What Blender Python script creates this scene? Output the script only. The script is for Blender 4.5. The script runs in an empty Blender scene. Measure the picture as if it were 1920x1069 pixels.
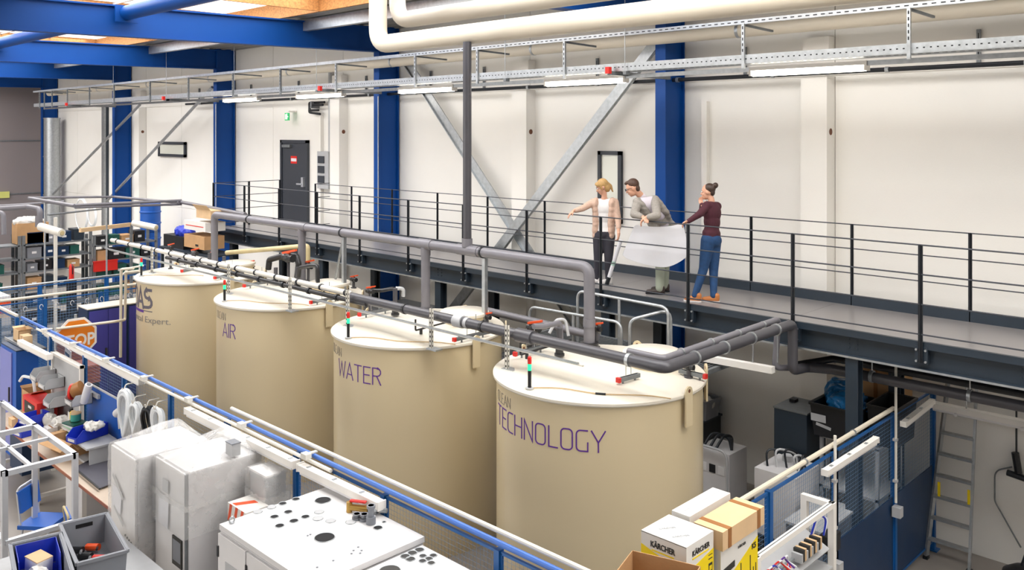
import bpy, math, random, bmesh
from mathutils import Vector, Matrix, Euler
R = math.radians
C = bpy.context.scene.collection
sc = bpy.context.scene
# ------------------------------------------------------------------ camera, light, exposure
EYE = 5.6
cam_d = bpy.data.cameras.new('camera'); cam = bpy.data.objects.new('camera', cam_d); C.objects.link(cam)
cam.location = (0, 0, EYE); cam.rotation_euler = (R(90), 0, R(44.23))
cam_d.sensor_width = 36; cam_d.lens = 30.24; cam_d.shift_y = -0.1497; cam_d.clip_end = 200; cam_d.clip_start = .05
sc.camera = cam
sc.view_settings.view_transform = 'Standard'; sc.view_settings.look = 'None'
sc.view_settings.gamma = 1; sc.view_settings.use_curve_mapping = False
sc.view_settings.exposure = 0.33
w = bpy.data.worlds.new('sky'); sc.world = w; w.use_nodes = True
w.node_tree.nodes['Background'].inputs[0].default_value = (.86, .92, 1, 1)
w.node_tree.nodes['Background'].inputs[1].default_value = 1.0
def area(name, loc, rot, sx, sy, power, col):
    d = bpy.data.lights.new(name, 'AREA'); d.shape = 'RECTANGLE'; d.size = sx; d.size_y = sy
    d.energy = power; d.color = col
    o = bpy.data.objects.new(name, d); C.objects.link(o); o.location = loc; o.rotation_euler = rot
    return o
# daylight that comes down the roof lights over the hall and the glazed front of the hall behind the camera
area('rooflight_daylight', (-20, -3.5, 8.24), (0, 0, 0), 26, 4.9, 800, (1, .985, .95))
area('rooflight_daylight', (-15, 7.0, 8.24), (0, 0, 0), 44, 4.3, 2150, (.97, .985, 1))
area('window_daylight', (-24, -9.6, 4.6), (R(90), 0, 0), 22, 4.5, 800, (1, .985, .955))

# ------------------------------------------------------------------ projecting helpers (photo pixel + one known plane -> world point)
F_ = 1613.0; RX, RY, FX, FY = .7166, .6976, -.6976, .7166
def _ray(x):
    u = (x-960)/F_; return u*RX+FX, u*RY+FY
def aY(x, y, Y):
    a, b = _ray(x); F = Y/b; return Vector((a*F, Y, EYE-(y-247)/F_*F))
def aX(x, y, X):
    a, b = _ray(x); F = X/a; return Vector((X, b*F, EYE-(y-247)/F_*F))
def aZ(x, y, Z):
    a, b = _ray(x); F = F_*(EYE-Z)/(y-247); return Vector((a*F, b*F, Z))
# ------------------------------------------------------------------ materials
def lin(h):
    h = h.lstrip('#'); c = [int(h[i:i+2], 16)/255 for i in (0, 2, 4)]
    return tuple(v/12.92 if v <= .04045 else ((v+.055)/1.055)**2.4 for v in c) + (1,)
MATS = {}
def mat(name, hexcol, rough=.5, metal=0, var=.08, scale=6, bump=0, alpha=1, emit=0, trans=0, coat=0, bscale=40):
    m = bpy.data.materials.new(name); m.use_nodes = True; nt = m.node_tree; b = nt.nodes['Principled BSDF']
    c = lin(hexcol)
    b.inputs['Base Color'].default_value = c; b.inputs['Roughness'].default_value = rough; b.inputs['Metallic'].default_value = metal
    if coat: b.inputs['Coat Weight'].default_value = coat
    if trans: b.inputs['Transmission Weight'].default_value = trans
    if alpha < 1: b.inputs['Alpha'].default_value = alpha
    if emit:
        b.inputs['Emission Color'].default_value = c; b.inputs['Emission Strength'].default_value = emit
    if var:
        tc = nt.nodes.new('ShaderNodeTexCoord'); n = nt.nodes.new('ShaderNodeTexNoise'); n.inputs['Scale'].default_value = scale
        n.inputs['Detail'].default_value = 5; nt.links.new(tc.outputs['Object'], n.inputs['Vector'])
        r = nt.nodes.new('ShaderNodeMapRange'); r.inputs['From Min'].default_value = .3; r.inputs['From Max'].default_value = .7
        r.inputs['To Min'].default_value = 1-var; r.inputs['To Max'].default_value = 1+var*.6
        nt.links.new(n.outputs['Fac'], r.inputs['Value'])
        mx = nt.nodes.new('ShaderNodeMix'); mx.data_type = 'RGBA'; mx.blend_type = 'MULTIPLY'; mx.inputs[0].default_value = 1
        mx.inputs[6].default_value = c; nt.links.new(r.outputs[0], mx.inputs[7]); nt.links.new(mx.outputs[2], b.inputs['Base Color'])
        rr = nt.nodes.new('ShaderNodeMapRange'); rr.inputs['To Min'].default_value = max(.02, rough-min(.08, var)); rr.inputs['To Max'].default_value = min(1, rough+min(.08, var))
        nt.links.new(n.outputs['Fac'], rr.inputs['Value']); nt.links.new(rr.outputs[0], b.inputs['Roughness'])
        if bump:
            n2 = nt.nodes.new('ShaderNodeTexNoise'); n2.inputs['Scale'].default_value = bscale; nt.links.new(tc.outputs['Object'], n2.inputs['Vector'])
            bp = nt.nodes.new('ShaderNodeBump'); bp.inputs['Strength'].default_value = bump; bp.inputs['Distance'].default_value = .01
            nt.links.new(n2.outputs['Fac'], bp.inputs['Height']); nt.links.new(bp.outputs[0], b.inputs['Normal'])
    MATS[name] = m; return m
m_wall = mat('white_wall_paint', 'f1eee8', .7, var=.03, scale=.6, bump=.1)
m_walld = mat('grey_wall_paint', '8d8485', .75, var=.05, scale=.5)
m_floor = mat('polished_concrete', '98918a', .35, var=.12, scale=1.2)
m_deck = mat('grey_deck_sheet', '8f8b8b', .32, .25, var=.06, scale=2)
m_blue = mat('blue_column_paint', '00428c', .5, var=.03, scale=2)
m_fblue = mat('fence_blue', '0b5596', .4, var=.08)
m_dblue = mat('dark_blue_sheet', '072c50', .45, var=.1, scale=2)
m_slate = mat('slate_steel_paint', '27323d', .42, var=.08, scale=3)
m_black = mat('black_plastic', '15161a', .45, var=.1)
m_blk2 = mat('black_steel', '1c2026', .4, .2, var=.1)
m_tank = mat('cream_plastic', 'd3c29e', .28, var=.012, scale=.7, coat=.25)
m_lid = mat('pale_cream_lid', 'e0d9ca', .38, var=.015, scale=1.5, coat=.15)
m_galv = mat('galvanised_steel', 'b4b8bb', .38, .75, var=.15, scale=14)
m_galvd = mat('dull_galvanised', '7e8285', .5, .5, var=.15, scale=14)
m_alu = mat('aluminium_profile', 'cfd2d8', .35, .6, var=.05)
m_gpipe = mat('grey_pvc', '76747a', .35, var=.06, scale=5)
m_dpipe = mat('dark_grey_pvc', '4a494e', .35, var=.08, scale=5)
m_kpipe = mat('black_pvc', '252527', .35, var=.08, scale=5)
m_cpipe = mat('cream_pipe_cover', 'd3cab8', .42, var=.04, scale=2)
m_wpipe = mat('white_pvc', 'dedad0', .4, var=.06)
m_ypipe = mat('yellowed_pipe', 'c9b88c', .45, var=.1)
m_white = mat('white_enamel', 'dddbdb', .35, var=.03)
m_cab = mat('light_grey_enamel', 'cecccd', .4, var=.03)
m_grey = mat('grey_plastic', '7d8087', .45, var=.06)
m_lgrey = mat('light_grey_plastic', 'b4b5b7', .5, var=.06)
m_red = mat('red_plastic', 'd8261c', .4, var=.05)
m_orange = mat('orange_plastic', 'e3501c', .4, var=.05)
m_green = mat('green_lamp', '28e08a', .4, var=0, emit=1.2)
m_card = mat('cardboard', 'bd9468', .8, var=.1, scale=5, bump=.15)
m_cardl = mat('pale_cardboard', 'd8b78e', .8, var=.08, scale=5)
m_tape = mat('brown_tape', '9a6636', .4, var=.05)
m_yel = mat('yellow_print', 'f2d500', .5, var=.02)
m_kbox = mat('white_carton', 'e2dfda', .5, var=.02)
m_ink = mat('dark_ink', '2a2926', .5, var=0)
m_purple = mat('purple_lettering', '5b2c8c', .45, var=0)
m_dgrey = mat('anthracite_lettering', '5d5862', .45, var=0)
m_tube = mat('fluorescent_tube', 'fff6e6', .4, var=0, emit=9)
m_lum = mat('luminaire_housing', 'eeeae4', .4, var=.02)
m_osb = mat('osb_board', 'b9814a', .75, var=.35, scale=25)
m_glow = mat('rooflight_glazing', 'fffdf6', .5, var=0, emit=1.5)
m_door = mat('anthracite_door', '363a42', .45, var=.05)
m_glass = mat('window_glass', 'dfe0d4', .08, var=0)  # opaque pale colour stands in for the bright room behind the panes
m_wire = mat('fence_wire', '6c8cb0', .4, .3, var=.05)
m_rail = mat('thin_rail_paint', '3d4047', .4, .2, var=.05)
m_dgl = mat('faint_grey_lettering', '8b847c', .5, var=0)
m_wood = mat('bench_top_laminate', 'c9b7a4', .45, var=.08, scale=4)
m_edge = mat('brown_edge_band', '9a5a3c', .5, var=.08)
m_locker = mat('violet_blue_enamel', '38378a', .42, var=.06, scale=2)
m_lockl = mat('light_violet_enamel', '7c82c4', .42, var=.05)
m_sky = mat('saturated_blue_plastic', '1a34b4', .4, var=.08)
m_pblue = mat('tool_board_blue', '1457b0', .45, var=.05)
m_teal = mat('bottle_green_plastic', '15534a', .45, var=.1)
m_wrap = mat('cloudy_stretch_film', 'd9d6d0', .22, var=.12, scale=9, bump=.8, bscale=14, coat=.4)
m_film = mat('clear_stretch_film', 'f1f0ee', .12, var=.1, scale=7, bump=.8, bscale=16, alpha=.3, coat=.6)
m_mat = mat('dark_foam_mat', '55545e', .6, var=.08)
m_paper = mat('white_paper', 'dddde2', .7, var=.01)
m_hose = mat('white_hose', 'e9edf0', .35, var=.03)
m_cable = mat('tan_cable', 'b99a6a', .5, var=.05)
m_bag = mat('blue_bin_bag', '1b6ca8', .3, var=.3, scale=14, bump=.7, bscale=25)
m_stop = mat('orange_sign', 'de7d10', .5, var=.03)
m_dark = mat('dark_opening', '0c0c10', .8, var=0)
m_sign = mat('emergency_sign_green', '2fae66', .4, var=0, emit=.4)
m_signw = mat('emergency_sign_white', 'f4f8ee', .4, var=0, emit=.6)
m_signy = mat('emergency_sign_yellow', 'b8b868', .4, var=0, emit=.25)
m_rust = mat('rust_red_block', '8a4a3c', .6, var=.12, scale=20)
m_brown = mat('brown_hole_liner', '6b3f28', .7, var=.1)
m_blue.node_tree.nodes['Principled BSDF'].inputs['Specular IOR Level'].default_value = .25
# ------------------------------------------------------------------ mesh builder
class MB:
    def __init__(s): s.v = []; s.f = []
    def add(s, vs, fs):
        n = len(s.v); s.v += [Vector(p) for p in vs]; s.f += [tuple(i+n for i in q) for q in fs]; return s
    def box(s, x0, x1, y0, y1, z0, z1):
        v = [(x0,y0,z0),(x1,y0,z0),(x1,y1,z0),(x0,y1,z0),(x0,y0,z1),(x1,y0,z1),(x1,y1,z1),(x0,y1,z1)]
        return s.add(v, [(0,3,2,1),(4,5,6,7),(0,1,5,4),(1,2,6,5),(2,3,7,6),(3,0,4,7)])
    def obox(s, c, size, rot=(0,0,0)):
        m = rot if isinstance(rot, Matrix) else Euler([R(a) for a in rot]).to_matrix(); a = [h/2 for h in size]; n = len(s.v)
        t = MB().box(-a[0],a[0],-a[1],a[1],-a[2],a[2]); c = Vector(c)
        return s.add([m @ p + c for p in t.v], t.f)
    def bar(s, p, q, w, h=None, up=(0,0,1)):
        p = Vector(p); q = Vector(q); h = h or w; d = (q-p); L = d.length; d.normalize(); u = Vector(up)
        if abs(d.dot(u)) > .99: u = Vector((1,0,0))
        a = d.cross(u).normalized(); b = a.cross(d).normalized()
        vs = []
        for e in (p, q):
            for i, j in ((-1,-1),(1,-1),(1,1),(-1,1)): vs.append(e + a*(i*w/2) + b*(j*h/2))
        return s.add(vs, [(0,1,2,3),(7,6,5,4),(0,4,5,1),(1,5,6,2),(2,6,7,3),(3,7,4,0)])
    def cyl(s, p, q, r, n=12, r2=None, caps=True):
        p = Vector(p); q = Vector(q); r2 = r if r2 is None else r2; d = (q-p).normalized()
        u = Vector((0,0,1)) if abs(d.z) < .9 else Vector((1,0,0)); a = d.cross(u).normalized(); b = d.cross(a).normalized()
        vs = [p + (a*math.cos(2*math.pi*i/n)+b*math.sin(2*math.pi*i/n))*r for i in range(n)] + \
             [q + (a*math.cos(2*math.pi*i/n)+b*math.sin(2*math.pi*i/n))*r2 for i in range(n)]
        fs = [(i, (i+1)%n, (i+1)%n+n, i+n) for i in range(n)]
        if caps: fs += [tuple(range(n))[::-1], tuple(range(n, 2*n))]
        return s.add(vs, fs)
    def tube(s, pts, r, n=10, bend=0, seg=5, closed=False, caps=True):
        pts = [Vector(p) for p in pts]
        if bend:
            out = [pts[0]]
            for i in range(1, len(pts)-1):
                a = pts[i-1]-pts[i]; b = pts[i+1]-pts[i]; ang = a.angle(b)
                if ang > 3.1 or ang < .05: out.append(pts[i]); continue
                t = min(bend/math.tan(ang/2), a.length*.49, b.length*.49)
                A = pts[i]+a.normalized()*t; B = pts[i]+b.normalized()*t
                for k in range(seg+1):
                    f = k/seg; out.append(A*(1-f)**2 + pts[i]*2*f*(1-f) + B*f*f)
            out.append(pts[-1]); pts = out
        d0 = (pts[1]-pts[0]).normalized(); u = Vector((0,0,1)) if abs(d0.z) < .9 else Vector((1,0,0)); a = d0.cross(u).normalized()
        vs = []; m = len(pts)
        for i, p in enumerate(pts):
            if closed: d = (pts[(i+1)%m]-pts[i-1]).normalized()
            else: d = (pts[min(i+1, m-1)]-pts[max(i-1, 0)]).normalized()
            a = (a - d*a.dot(d)).normalized(); b = d.cross(a)
            k = 1.0
            if 0 < i < m-1:
                c = (pts[i]-pts[i-1]).normalized().dot(d); k = 1/max(.6, c)
            vs += [p + (a*math.cos(2*math.pi*j/n)+b*math.sin(2*math.pi*j/n))*r*k for j in range(n)]
        fs = []
        for i in range(m if closed else m-1):
            for j in range(n):
                i2 = (i+1) % m
                fs.append((i*n+j, i*n+(j+1)%n, i2*n+(j+1)%n, i2*n+j))
        if not closed and caps: fs += [tuple(range(n))[::-1], tuple(range((m-1)*n, m*n))]
        return s.add(vs, fs)
    def lathe(s, prof, c=(0,0,0), n=48, a0=0, a1=360):
        c = Vector(c); full = abs(a1-a0) >= 360; k = n if full else n+1; vs = []
        for r, z in prof:
            for i in range(k):
                a = R(a0+(a1-a0)*i/n); vs.append(c+Vector((r*math.cos(a), r*math.sin(a), z)))
        fs = []
        for j in range(len(prof)-1):
            for i in range(n):
                i2 = (i+1) % k if full else i+1
                fs.append((j*k+i, j*k+i2, (j+1)*k+i2, (j+1)*k+i))
        return s.add(vs, fs)
    def prism(s, poly, vec):
        poly = [Vector(p) for p in poly]; v = Vector(vec); n = len(poly)
        return s.add(poly+[p+v for p in poly], [tuple(range(n))[::-1], tuple(range(n, 2*n))]+[(i, (i+1)%n, (i+1)%n+n, i+n) for i in range(n)])
    def sph(s, c, r, n=12, m=8):
        rr = r if hasattr(r, '__len__') else (r, r, r); c = Vector(c); vs = []
        for j in range(m+1):
            t = math.pi*j/m
            for i in range(n):
                a = 2*math.pi*i/n; vs.append(c+Vector((rr[0]*math.sin(t)*math.cos(a), rr[1]*math.sin(t)*math.sin(a), rr[2]*math.cos(t))))
        return s.add(vs, [(j*n+i, (j+1)*n+i, (j+1)*n+(i+1)%n, j*n+(i+1)%n) for j in range(m) for i in range(n)])
    def mesh(s, name, m, smooth=35, off=None, recalc=True):
        me = bpy.data.meshes.new(name)
        off = off or Vector((0,0,0))
        me.from_pydata([tuple(p-off) for p in s.v], [], s.f)
        if recalc:
            bm = bmesh.new(); bm.from_mesh(me); bmesh.ops.remove_doubles(bm, verts=bm.verts, dist=1e-5)
            bmesh.ops.recalc_face_normals(bm, faces=bm.faces); bm.to_mesh(me); bm.free()
        if m: me.materials.append(m)
        if smooth and len(me.polygons):
            me.polygons.foreach_set('use_smooth', [True]*len(me.polygons)); me.set_sharp_from_angle(angle=R(smooth))
        return me
def wloc(o):
    l = Vector((0,0,0))
    while o: l = l + o.location; o = o.parent
    return l
def part(name, mb, m, parent, label=None, local=False, smooth=35, recalc=True, stuff=False):
    """a mesh child; geometry given in world coordinates unless local"""
    off = Vector((0,0,0)) if local or parent is None else wloc(parent)
    o = bpy.data.objects.new(name, mb.mesh(name, m, smooth, off, recalc)); C.objects.link(o); o.parent = parent
    if label: o['label'] = label
    if stuff: o['kind'] = 'stuff'
    return o
def thing(name, label, cat, loc=(0,0,0), group=None, kind=None):
    o = bpy.data.objects.new(name, None); C.objects.link(o); o.location = loc; o.empty_display_size = .1
    o['label'] = label; o['category'] = cat
    if group: o['group'] = group
    if kind: o['kind'] = kind
    return o
def solo(name, mb, m, label, cat, group=None, kind=None, smooth=35):
    c = sum(mb.v, Vector())/len(mb.v); c.z = min(p.z for p in mb.v)
    o = bpy.data.objects.new(name, mb.mesh(name, m, smooth, c)); C.objects.link(o); o.location = c
    if label: o['label'] = label
    if cat: o['category'] = cat
    if group: o['group'] = group
    if kind: o['kind'] = kind
    return o
def struct(name, mb, m, label=None):
    o = bpy.data.objects.new(name, mb.mesh(name, m, 35)); C.objects.link(o); o['kind'] = 'structure'
    if label: o['label'] = label
    return o
def rotz(o, deg): o.rotation_euler = (0, 0, R(deg)); return o
def text_mesh(s, size, ext=.002, bold=0, font_off=0):
    cu = bpy.data.curves.new('t', 'FONT'); cu.body = s; cu.size = size; cu.extrude = ext; cu.offset = bold
    o = bpy.data.objects.new('t', cu); C.objects.link(o); bpy.context.view_layer.update()
    me = bpy.data.meshes.new_from_object(o.evaluated_get(bpy.context.evaluated_depsgraph_get()))
    mb = MB().add([v.co.copy() for v in me.vertices], [tuple(p.vertices) for p in me.polygons])
    bpy.data.objects.remove(o); bpy.data.curves.remove(cu); bpy.data.meshes.remove(me); return mb
def text_on(s, size, origin, right, up, bold=0, ext=.0015, center=False, width=None):
    mb = text_mesh(s, size, ext, bold); o = Vector(origin); r = Vector(right).normalized(); u = Vector(up).normalized(); n = r.cross(u)
    xs = [p.x for p in mb.v]; k = 1
    if width: k = width/(max(xs)-min(xs))
    x0 = min(xs)+(max(xs)-min(xs))/2 if center else min(xs)
    mb.v = [o + r*((p.x-x0)*k) + u*p.y + n*(p.z+ext) for p in mb.v]
    return mb
# stroke letters, drawn as thin ribbons and wrapped on a tank wall
def _arc(cx, cy, r, a0, a1, n=5): return [(cx+r*math.cos(R(a0+(a1-a0)*i/n)), cy+r*math.sin(R(a0+(a1-a0)*i/n))) for i in range(n+1)]
_k = .2
GL = {
 'A': (.66, [[(0,0),(.33,1),(.66,0)], [(.11,.3),(.55,.3)]]),
 'I': (.04, [[(.02,0),(.02,1)]]),
 'R': (.58, [[(.02,0),(.02,1),(.34,1)]+_arc(.34,.76,.24,90,-90)+[(.02,.52)], [(.3,.52),(.58,0)]]),
 'W': (.9, [[(0,1),(.2,0),(.45,.9),(.7,0),(.9,1)]]),
 'T': (.6, [[(0,1),(.6,1)], [(.3,1),(.3,0)]]),
 'E': (.52, [[(.52,1),(.02,1),(.02,0),(.52,0)], [(.02,.52),(.45,.52)]]),
 'C': (.52, [[(.52,1)]+_arc(.02+_k,1-_k,_k,90,180)+_arc(.02+_k,_k,_k,180,270)+[(.52,0)]]),
 'L': (.5, [[(.02,1),(.02,0),(.5,0)]]),
 'N': (.6, [[(.02,0),(.02,1),(.58,0),(.58,1)]]),
 'H': (.6, [[(.02,0),(.02,1)], [(.58,0),(.58,1)], [(.02,.52),(.58,.52)]]),
 'O': (.62, [_arc(.02+_k,1-_k,_k,90,180)+_arc(.02+_k,_k,_k,180,270)+_arc(.6-_k,_k,_k,270,360)+_arc(.6-_k,1-_k,_k,0,90)+[(.02+_k,1)]]),
 'G': (.6, [[(.56,1)]+_arc(.02+_k,1-_k,_k,90,180)+_arc(.02+_k,_k,_k,180,270)+[(.58,0),(.58,.42)]]),
 'Y': (.66, [[(0,1),(.33,.45),(.66,1)], [(.33,.45),(.33,0)]]),
 'S': (.56, [[(.54,.98),(.22,.98)]+_arc(.22,.76,.22,90,270)+[(.34,.54)]+_arc(.34,.3,.24,90,-90)+[(.02,.04)]]),
 'D': (.62, [[(.04,0),(.04,1),(.3,1)]+_arc(.3,.7,.3,90,0)+_arc(.3,.3,.3,0,-90)+[(.04,0)]]),
}
def tank_word(word, h, z, ang_end, c, r, w, gap=.16, kx=1.0):
    """word whose last letter ends at angle ang_end (degrees)"""
    tot = sum(GL[ch][0] for ch in word)*h*kx + gap*h*(len(word)-1); s = -tot; mb = MB()
    def P(a, t, rr):
        A = R(ang_end)+a/r; return Vector((c[0]+rr*math.cos(A), c[1]+rr*math.sin(A), z+t))
    for ch in word:
        gw, strokes = GL[ch]
        for st in strokes:
            pts = []
            for i in range(len(st)-1):
                a = Vector(st[i]); b = Vector(st[i+1]); d = b-a; n = max(1, int(abs(d.x)*h/.04))
                pts += [a+d*(k/n) for k in range(n)]
            pts.append(Vector(st[-1]))
            pts = [Vector((s+p.x*h*kx, p.y*h)) for p in pts]
            L = []; Rr = []
            for i, p in enumerate(pts):
                d0 = (pts[i]-pts[i-1]).normalized() if i else (pts[1]-pts[0]).normalized()
                d1 = (pts[i+1]-pts[i]).normalized() if i < len(pts)-1 else d0
                if i == 0: d0 = d1
                nrm = (Vector((-d0.y, d0.x))+Vector((-d1.y, d1.x)))
                nrm = nrm.normalized() if nrm.length > .01 else Vector((-d0.y, d0.x))
                k = 1/max(.45, nrm.dot(Vector((-d0.y, d0.x)))); e = d0*(-w*.5 if i == 0 else (w*.5 if i == len(pts)-1 else 0))
                if len(pts) > 2 and (st[0] == st[-1]): e = e*0
                L.append(p+e+nrm*(w/2*k)); Rr.append(p+e-nrm*(w/2*k))
            m = len(pts); vs = [P(q.x, q.y, r+.004) for q in L]+[P(q.x, q.y, r+.004) for q in Rr]+[P(q.x, q.y, r-.004) for q in L]+[P(q.x, q.y, r-.004) for q in Rr]
            fs = []
            for i in range(m-1):
                fs += [(i, i+1, m+i+1, m+i), (i, 2*m+i, 2*m+i+1, i+1), (m+i, m+i+1, 3*m+i+1, 3*m+i)]
            mb.add(vs, fs)
        s += gw*h*kx + gap*h
    return mb
rnd = random.Random(7)
# ================================================================== SETTING
WY = 12.45; ZR = 7.98
struct('floor', MB().box(-41, 6, -11, 13, -.2, 0), m_floor)
base = struct('wall_back', MB().box(-41, 6, WY+.03, WY+.25, 0, 9.4), m_wall)
jx = [6, 2.5, -5.45, -11.62, -18.0, -21.35, -24.2, -27, -29.7, -33, -36.2, -39.6]
for i in range(len(jx)-1):
    for z0, z1 in ((0, 3.15), (3.16, 6.42), (6.44, 9.3)):
        part('panel', MB().box(jx[i+1]+.006, jx[i]-.006, WY, WY+.04, z0, z1), m_wall, base, local=True)
part('pilaster', MB(), m_wall, base) if 0 else None
wl = struct('wall_left', MB().box(-39.9, -39.6, -11, 13, 0, 9.4), m_walld)
for z in (3.0, 5.2): part('panel_joint', MB().box(-39.6, -39.57, -11, 12.4, z, z+.05), m_galvd, wl, local=True)
struct('wall_front', MB().box(-41, 6, -11, -10.8, 0, 9.4), m_wall)
struct('wall_right', MB().box(5.8, 6, -11, 13, 0, 9.4), m_wall)
for i, X in enumerate((-5.66, -11.68, -18.0, -29.9)):
    t = struct('trim_%d' % (i+1), MB().box(X-.2, X+.2, WY-.26, WY, 0, 6.42), m_wall)
    part('capital', MB().box(X-.2, X+.2, WY-.2, WY, 6.75, 7.0), m_wall, t, local=True)
    p = aX(1555 if 0 else 960, 247, X)
    part('hole_liner', MB().cyl((X+.2, WY-.13, 5.6), (X+.204, WY-.13, 5.6), .05, 16), m_brown, t, local=True)
# vertical cable ducts on the wall
for i, (X, w_, z1, mm) in enumerate(((-7.62, .1, 6.1, m_lum), (-18.9, .06, 6.0, m_wall), (-33.4, .18, 6.6, m_galv), (-33.05, .05, 6.6, m_slate))):
    struct('trim_%d' % (5+i), MB().box(X-w_/2, X+w_/2, WY-.09, WY, 0 if i else 3.2, z1), mm)
# ceiling: corrugated deck with a strip of roof lights
def corr(x0, x1, y0, y1, z):
    vs = []; fs = []; n = int((y1-y0)/.075)
    for i in range(n+1):
        y = y0+(y1-y0)*i/n; zz = z + (.0 if (i//2) % 2 else .06)
        vs += [(x0, y, zz), (x1, y, zz)]
    for i in range(n): fs.append((2*i, 2*i+1, 2*i+3, 2*i+2))
    return MB().add(vs, fs)
ceil = struct('ceiling', MB().box(-41, 6, -11, -6.2, ZR+.1, ZR+.25), m_galv)
m_deckc = mat('corrugated_roof_sheet', '9b9993', .5, .3, var=.05)
part('roof_sheet', corr(-41, 6, 9.45, 13, ZR), m_deckc, ceil, local=True)
part('roof_sheet', corr(-41, 6, -1.0, 4.6, ZR), m_deckc, ceil, local=True)
for y in (9.45, 4.55, -1.0, -6.2): part('curb_board', MB().box(-41, 6, y, y+.05, ZR-.02, ZR+.3), m_osb, ceil, local=True)
for k in range(13):
    X = -39.5+k*3.85
    for y0, y1 in ((4.6, 9.45), (-6.15, -1.0)):
        if y0 < 0 and X > -6: continue
        part('rooflight_pane', MB().box(X-1.86, X+1.86, y0, y1, ZR+.3, ZR+.33), m_glow, ceil, local=True)
        part('curb_board', MB().box(X+1.9, X+1.95, y0, y1, ZR-.02, ZR+.3), m_osb, ceil, local=True)
        for yy in (y0+1.2, y0+2.4, y0+3.6): part('glazing_bar', MB().box(X-1.9, X+1.9, yy-.03, yy+.03, ZR+.24, ZR+.3), m_alu, ceil, local=True)
for X in (-39.0, -31.3, -23.6, -15.9): pass
# steel portal frames: columns and rafters
def ibeam_v(x, y0, y1, z0, z1, w=.2):
    mb = MB().box(x-w/2, x+w/2, y0, y0+.03, z0, z1).box(x-w/2, x+w/2, y1-.03, y1, z0, z1).box(x-.012, x+.012, y0+.03, y1-.03, z0, z1)
    return mb
COLX = [-.45, -8.12, -15.82, -23.52, -31.0, -38.5]
where = ['', 'behind the three people', 'behind the dark vertical duct', 'at the left end of the walkway', 'second from the far corner', 'in the far corner beside the round duct']
for i, X in enumerate(COLX):
    if i == 0: continue
    st = thing('steel_column', 'blue steel wall column ' + where[i], 'column', (X, 12.1, 0), 'blue steel wall columns', 'structure')
    part('flange', MB().box(X-.1, X+.1, 11.84, 11.87, 0, 8.0), m_blue, st)
    part('flange', MB().box(X-.1, X+.1, 12.38, 12.41, 0, 8.0), m_blue, st)
    part('web', MB().box(X+.02, X+.05, 11.87, 12.38, 0, 8.0), m_blue, st)
    if i in (2, 3): part('cable', MB().cyl((X+.09, 11.82, 3.3), (X+.09, 11.82, 6.4), .012, 6), m_galv, st)
rl = ['', 'over the vertical duct pole', 'nearest blue roof beam at upper left', 'second blue roof beam at upper left', 'third blue roof beam at upper left', 'farthest blue roof beam']
for i, X in enumerate(COLX):
    if i == 0: continue
    st = thing('roof_beam', ['', 'short visible stretch of blue roof beam above the big white pipes', 'wide blue roof beam, nearest of those at upper left', 'blue roof beam, second from the front at upper left', 'blue roof beam, third from the front at upper left', 'blue roof beam farthest away by the end wall'][i], 'beam', (X, 2, 7.3), 'blue roof beams', 'structure')
    def sl(mb): mb.v = [Vector((p.x, p.y, p.z+.018*(p.y-4.2))) for p in mb.v]; return mb
    part('flange', sl(MB().box(X-.11, X+.11, -10.7, 12.0, 7.27, 7.30)), m_blue, st)
    part('flange', sl(MB().box(X-.11, X+.11, -10.7, 12.0, 7.80, 7.83)), m_blue, st)
    part('web', sl(MB().box(X+.02, X+.045, -10.7, 12.0, 7.30, 7.80)), m_blue, st)
# blue tubes between the beams
for a, b, l in ((-15.7, -8.2, 'blue round strut from the nearest roof beam at upper left'), (-23.4, -15.9, 'blue round strut between the second and the nearest roof beam')):
    st = thing('tube_strut', l, 'strut', (a, 6.2, 7.7), 'blue tube struts under the roof', 'structure')
    part('tube', MB().cyl((a+.08, 6.2, 7.72), (b-.08, 6.2, 7.72), .13, 20), m_blue, st)
    part('end_plate', MB().box(a+.05, a+.09, 6.0, 6.4, 7.55, 7.85), m_blue, st)
# eaves channel
struct('trim_9', MB().box(-41, 6, 9.9, 10.02, 7.72, 7.95), m_galv)
# braces
def brace(p, q, w, l, mm, pl=True):
    p = Vector(p); q = Vector(q)
    o = thing('diagonal_brace', l, 'brace', (min(p.x, q.x), p.y, 0), 'galvanised wall braces', 'structure')
    part('strut', MB().bar(p, q, .03 if pl else w, w, up=(0, 0, 1)) if pl else MB().cyl(p, q, w/2, 8), mm, o)
    if pl: part('lip', MB().bar(p+Vector((0, -.03, -w*.6)), q+Vector((0, -.03, -w*.6)), .06, .015), mm, o)
    return o
brace((-8.15, 12.05, 7.3), (-15.25, 12.05, .05), .22, 'wide flat galvanised wall brace rising to the right behind the walkway', m_galv)
brace((-15.3, 12.2, 7.3), (-8.3, 12.2, .05), .2, 'galvanised wall brace falling to the right, crossing behind the other', m_galv)
brace((-28.9, 11.9, 6.5), (-37.3, 11.9, 3.1), .09, 'thin tubular brace nearest the far corner', m_galv, False)
brace((-23.8, 11.9, 6.9), (-31.8, 11.9, 3.1), .09, 'thin tubular brace passing the small wall window', m_galv, False)
# round duct by the far column
t = thing('round_duct', 'fat vertical spiral duct in the far corner', 'duct', (-37.6, 12.0, 0))
for k in range(4): part('duct_section', MB().lathe([(.3, 0), (.3, 1.5), (.32, 1.5), (.32, 1.54)], (-37.6, 11.95, k*1.54), 24), m_galv, t)
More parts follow.
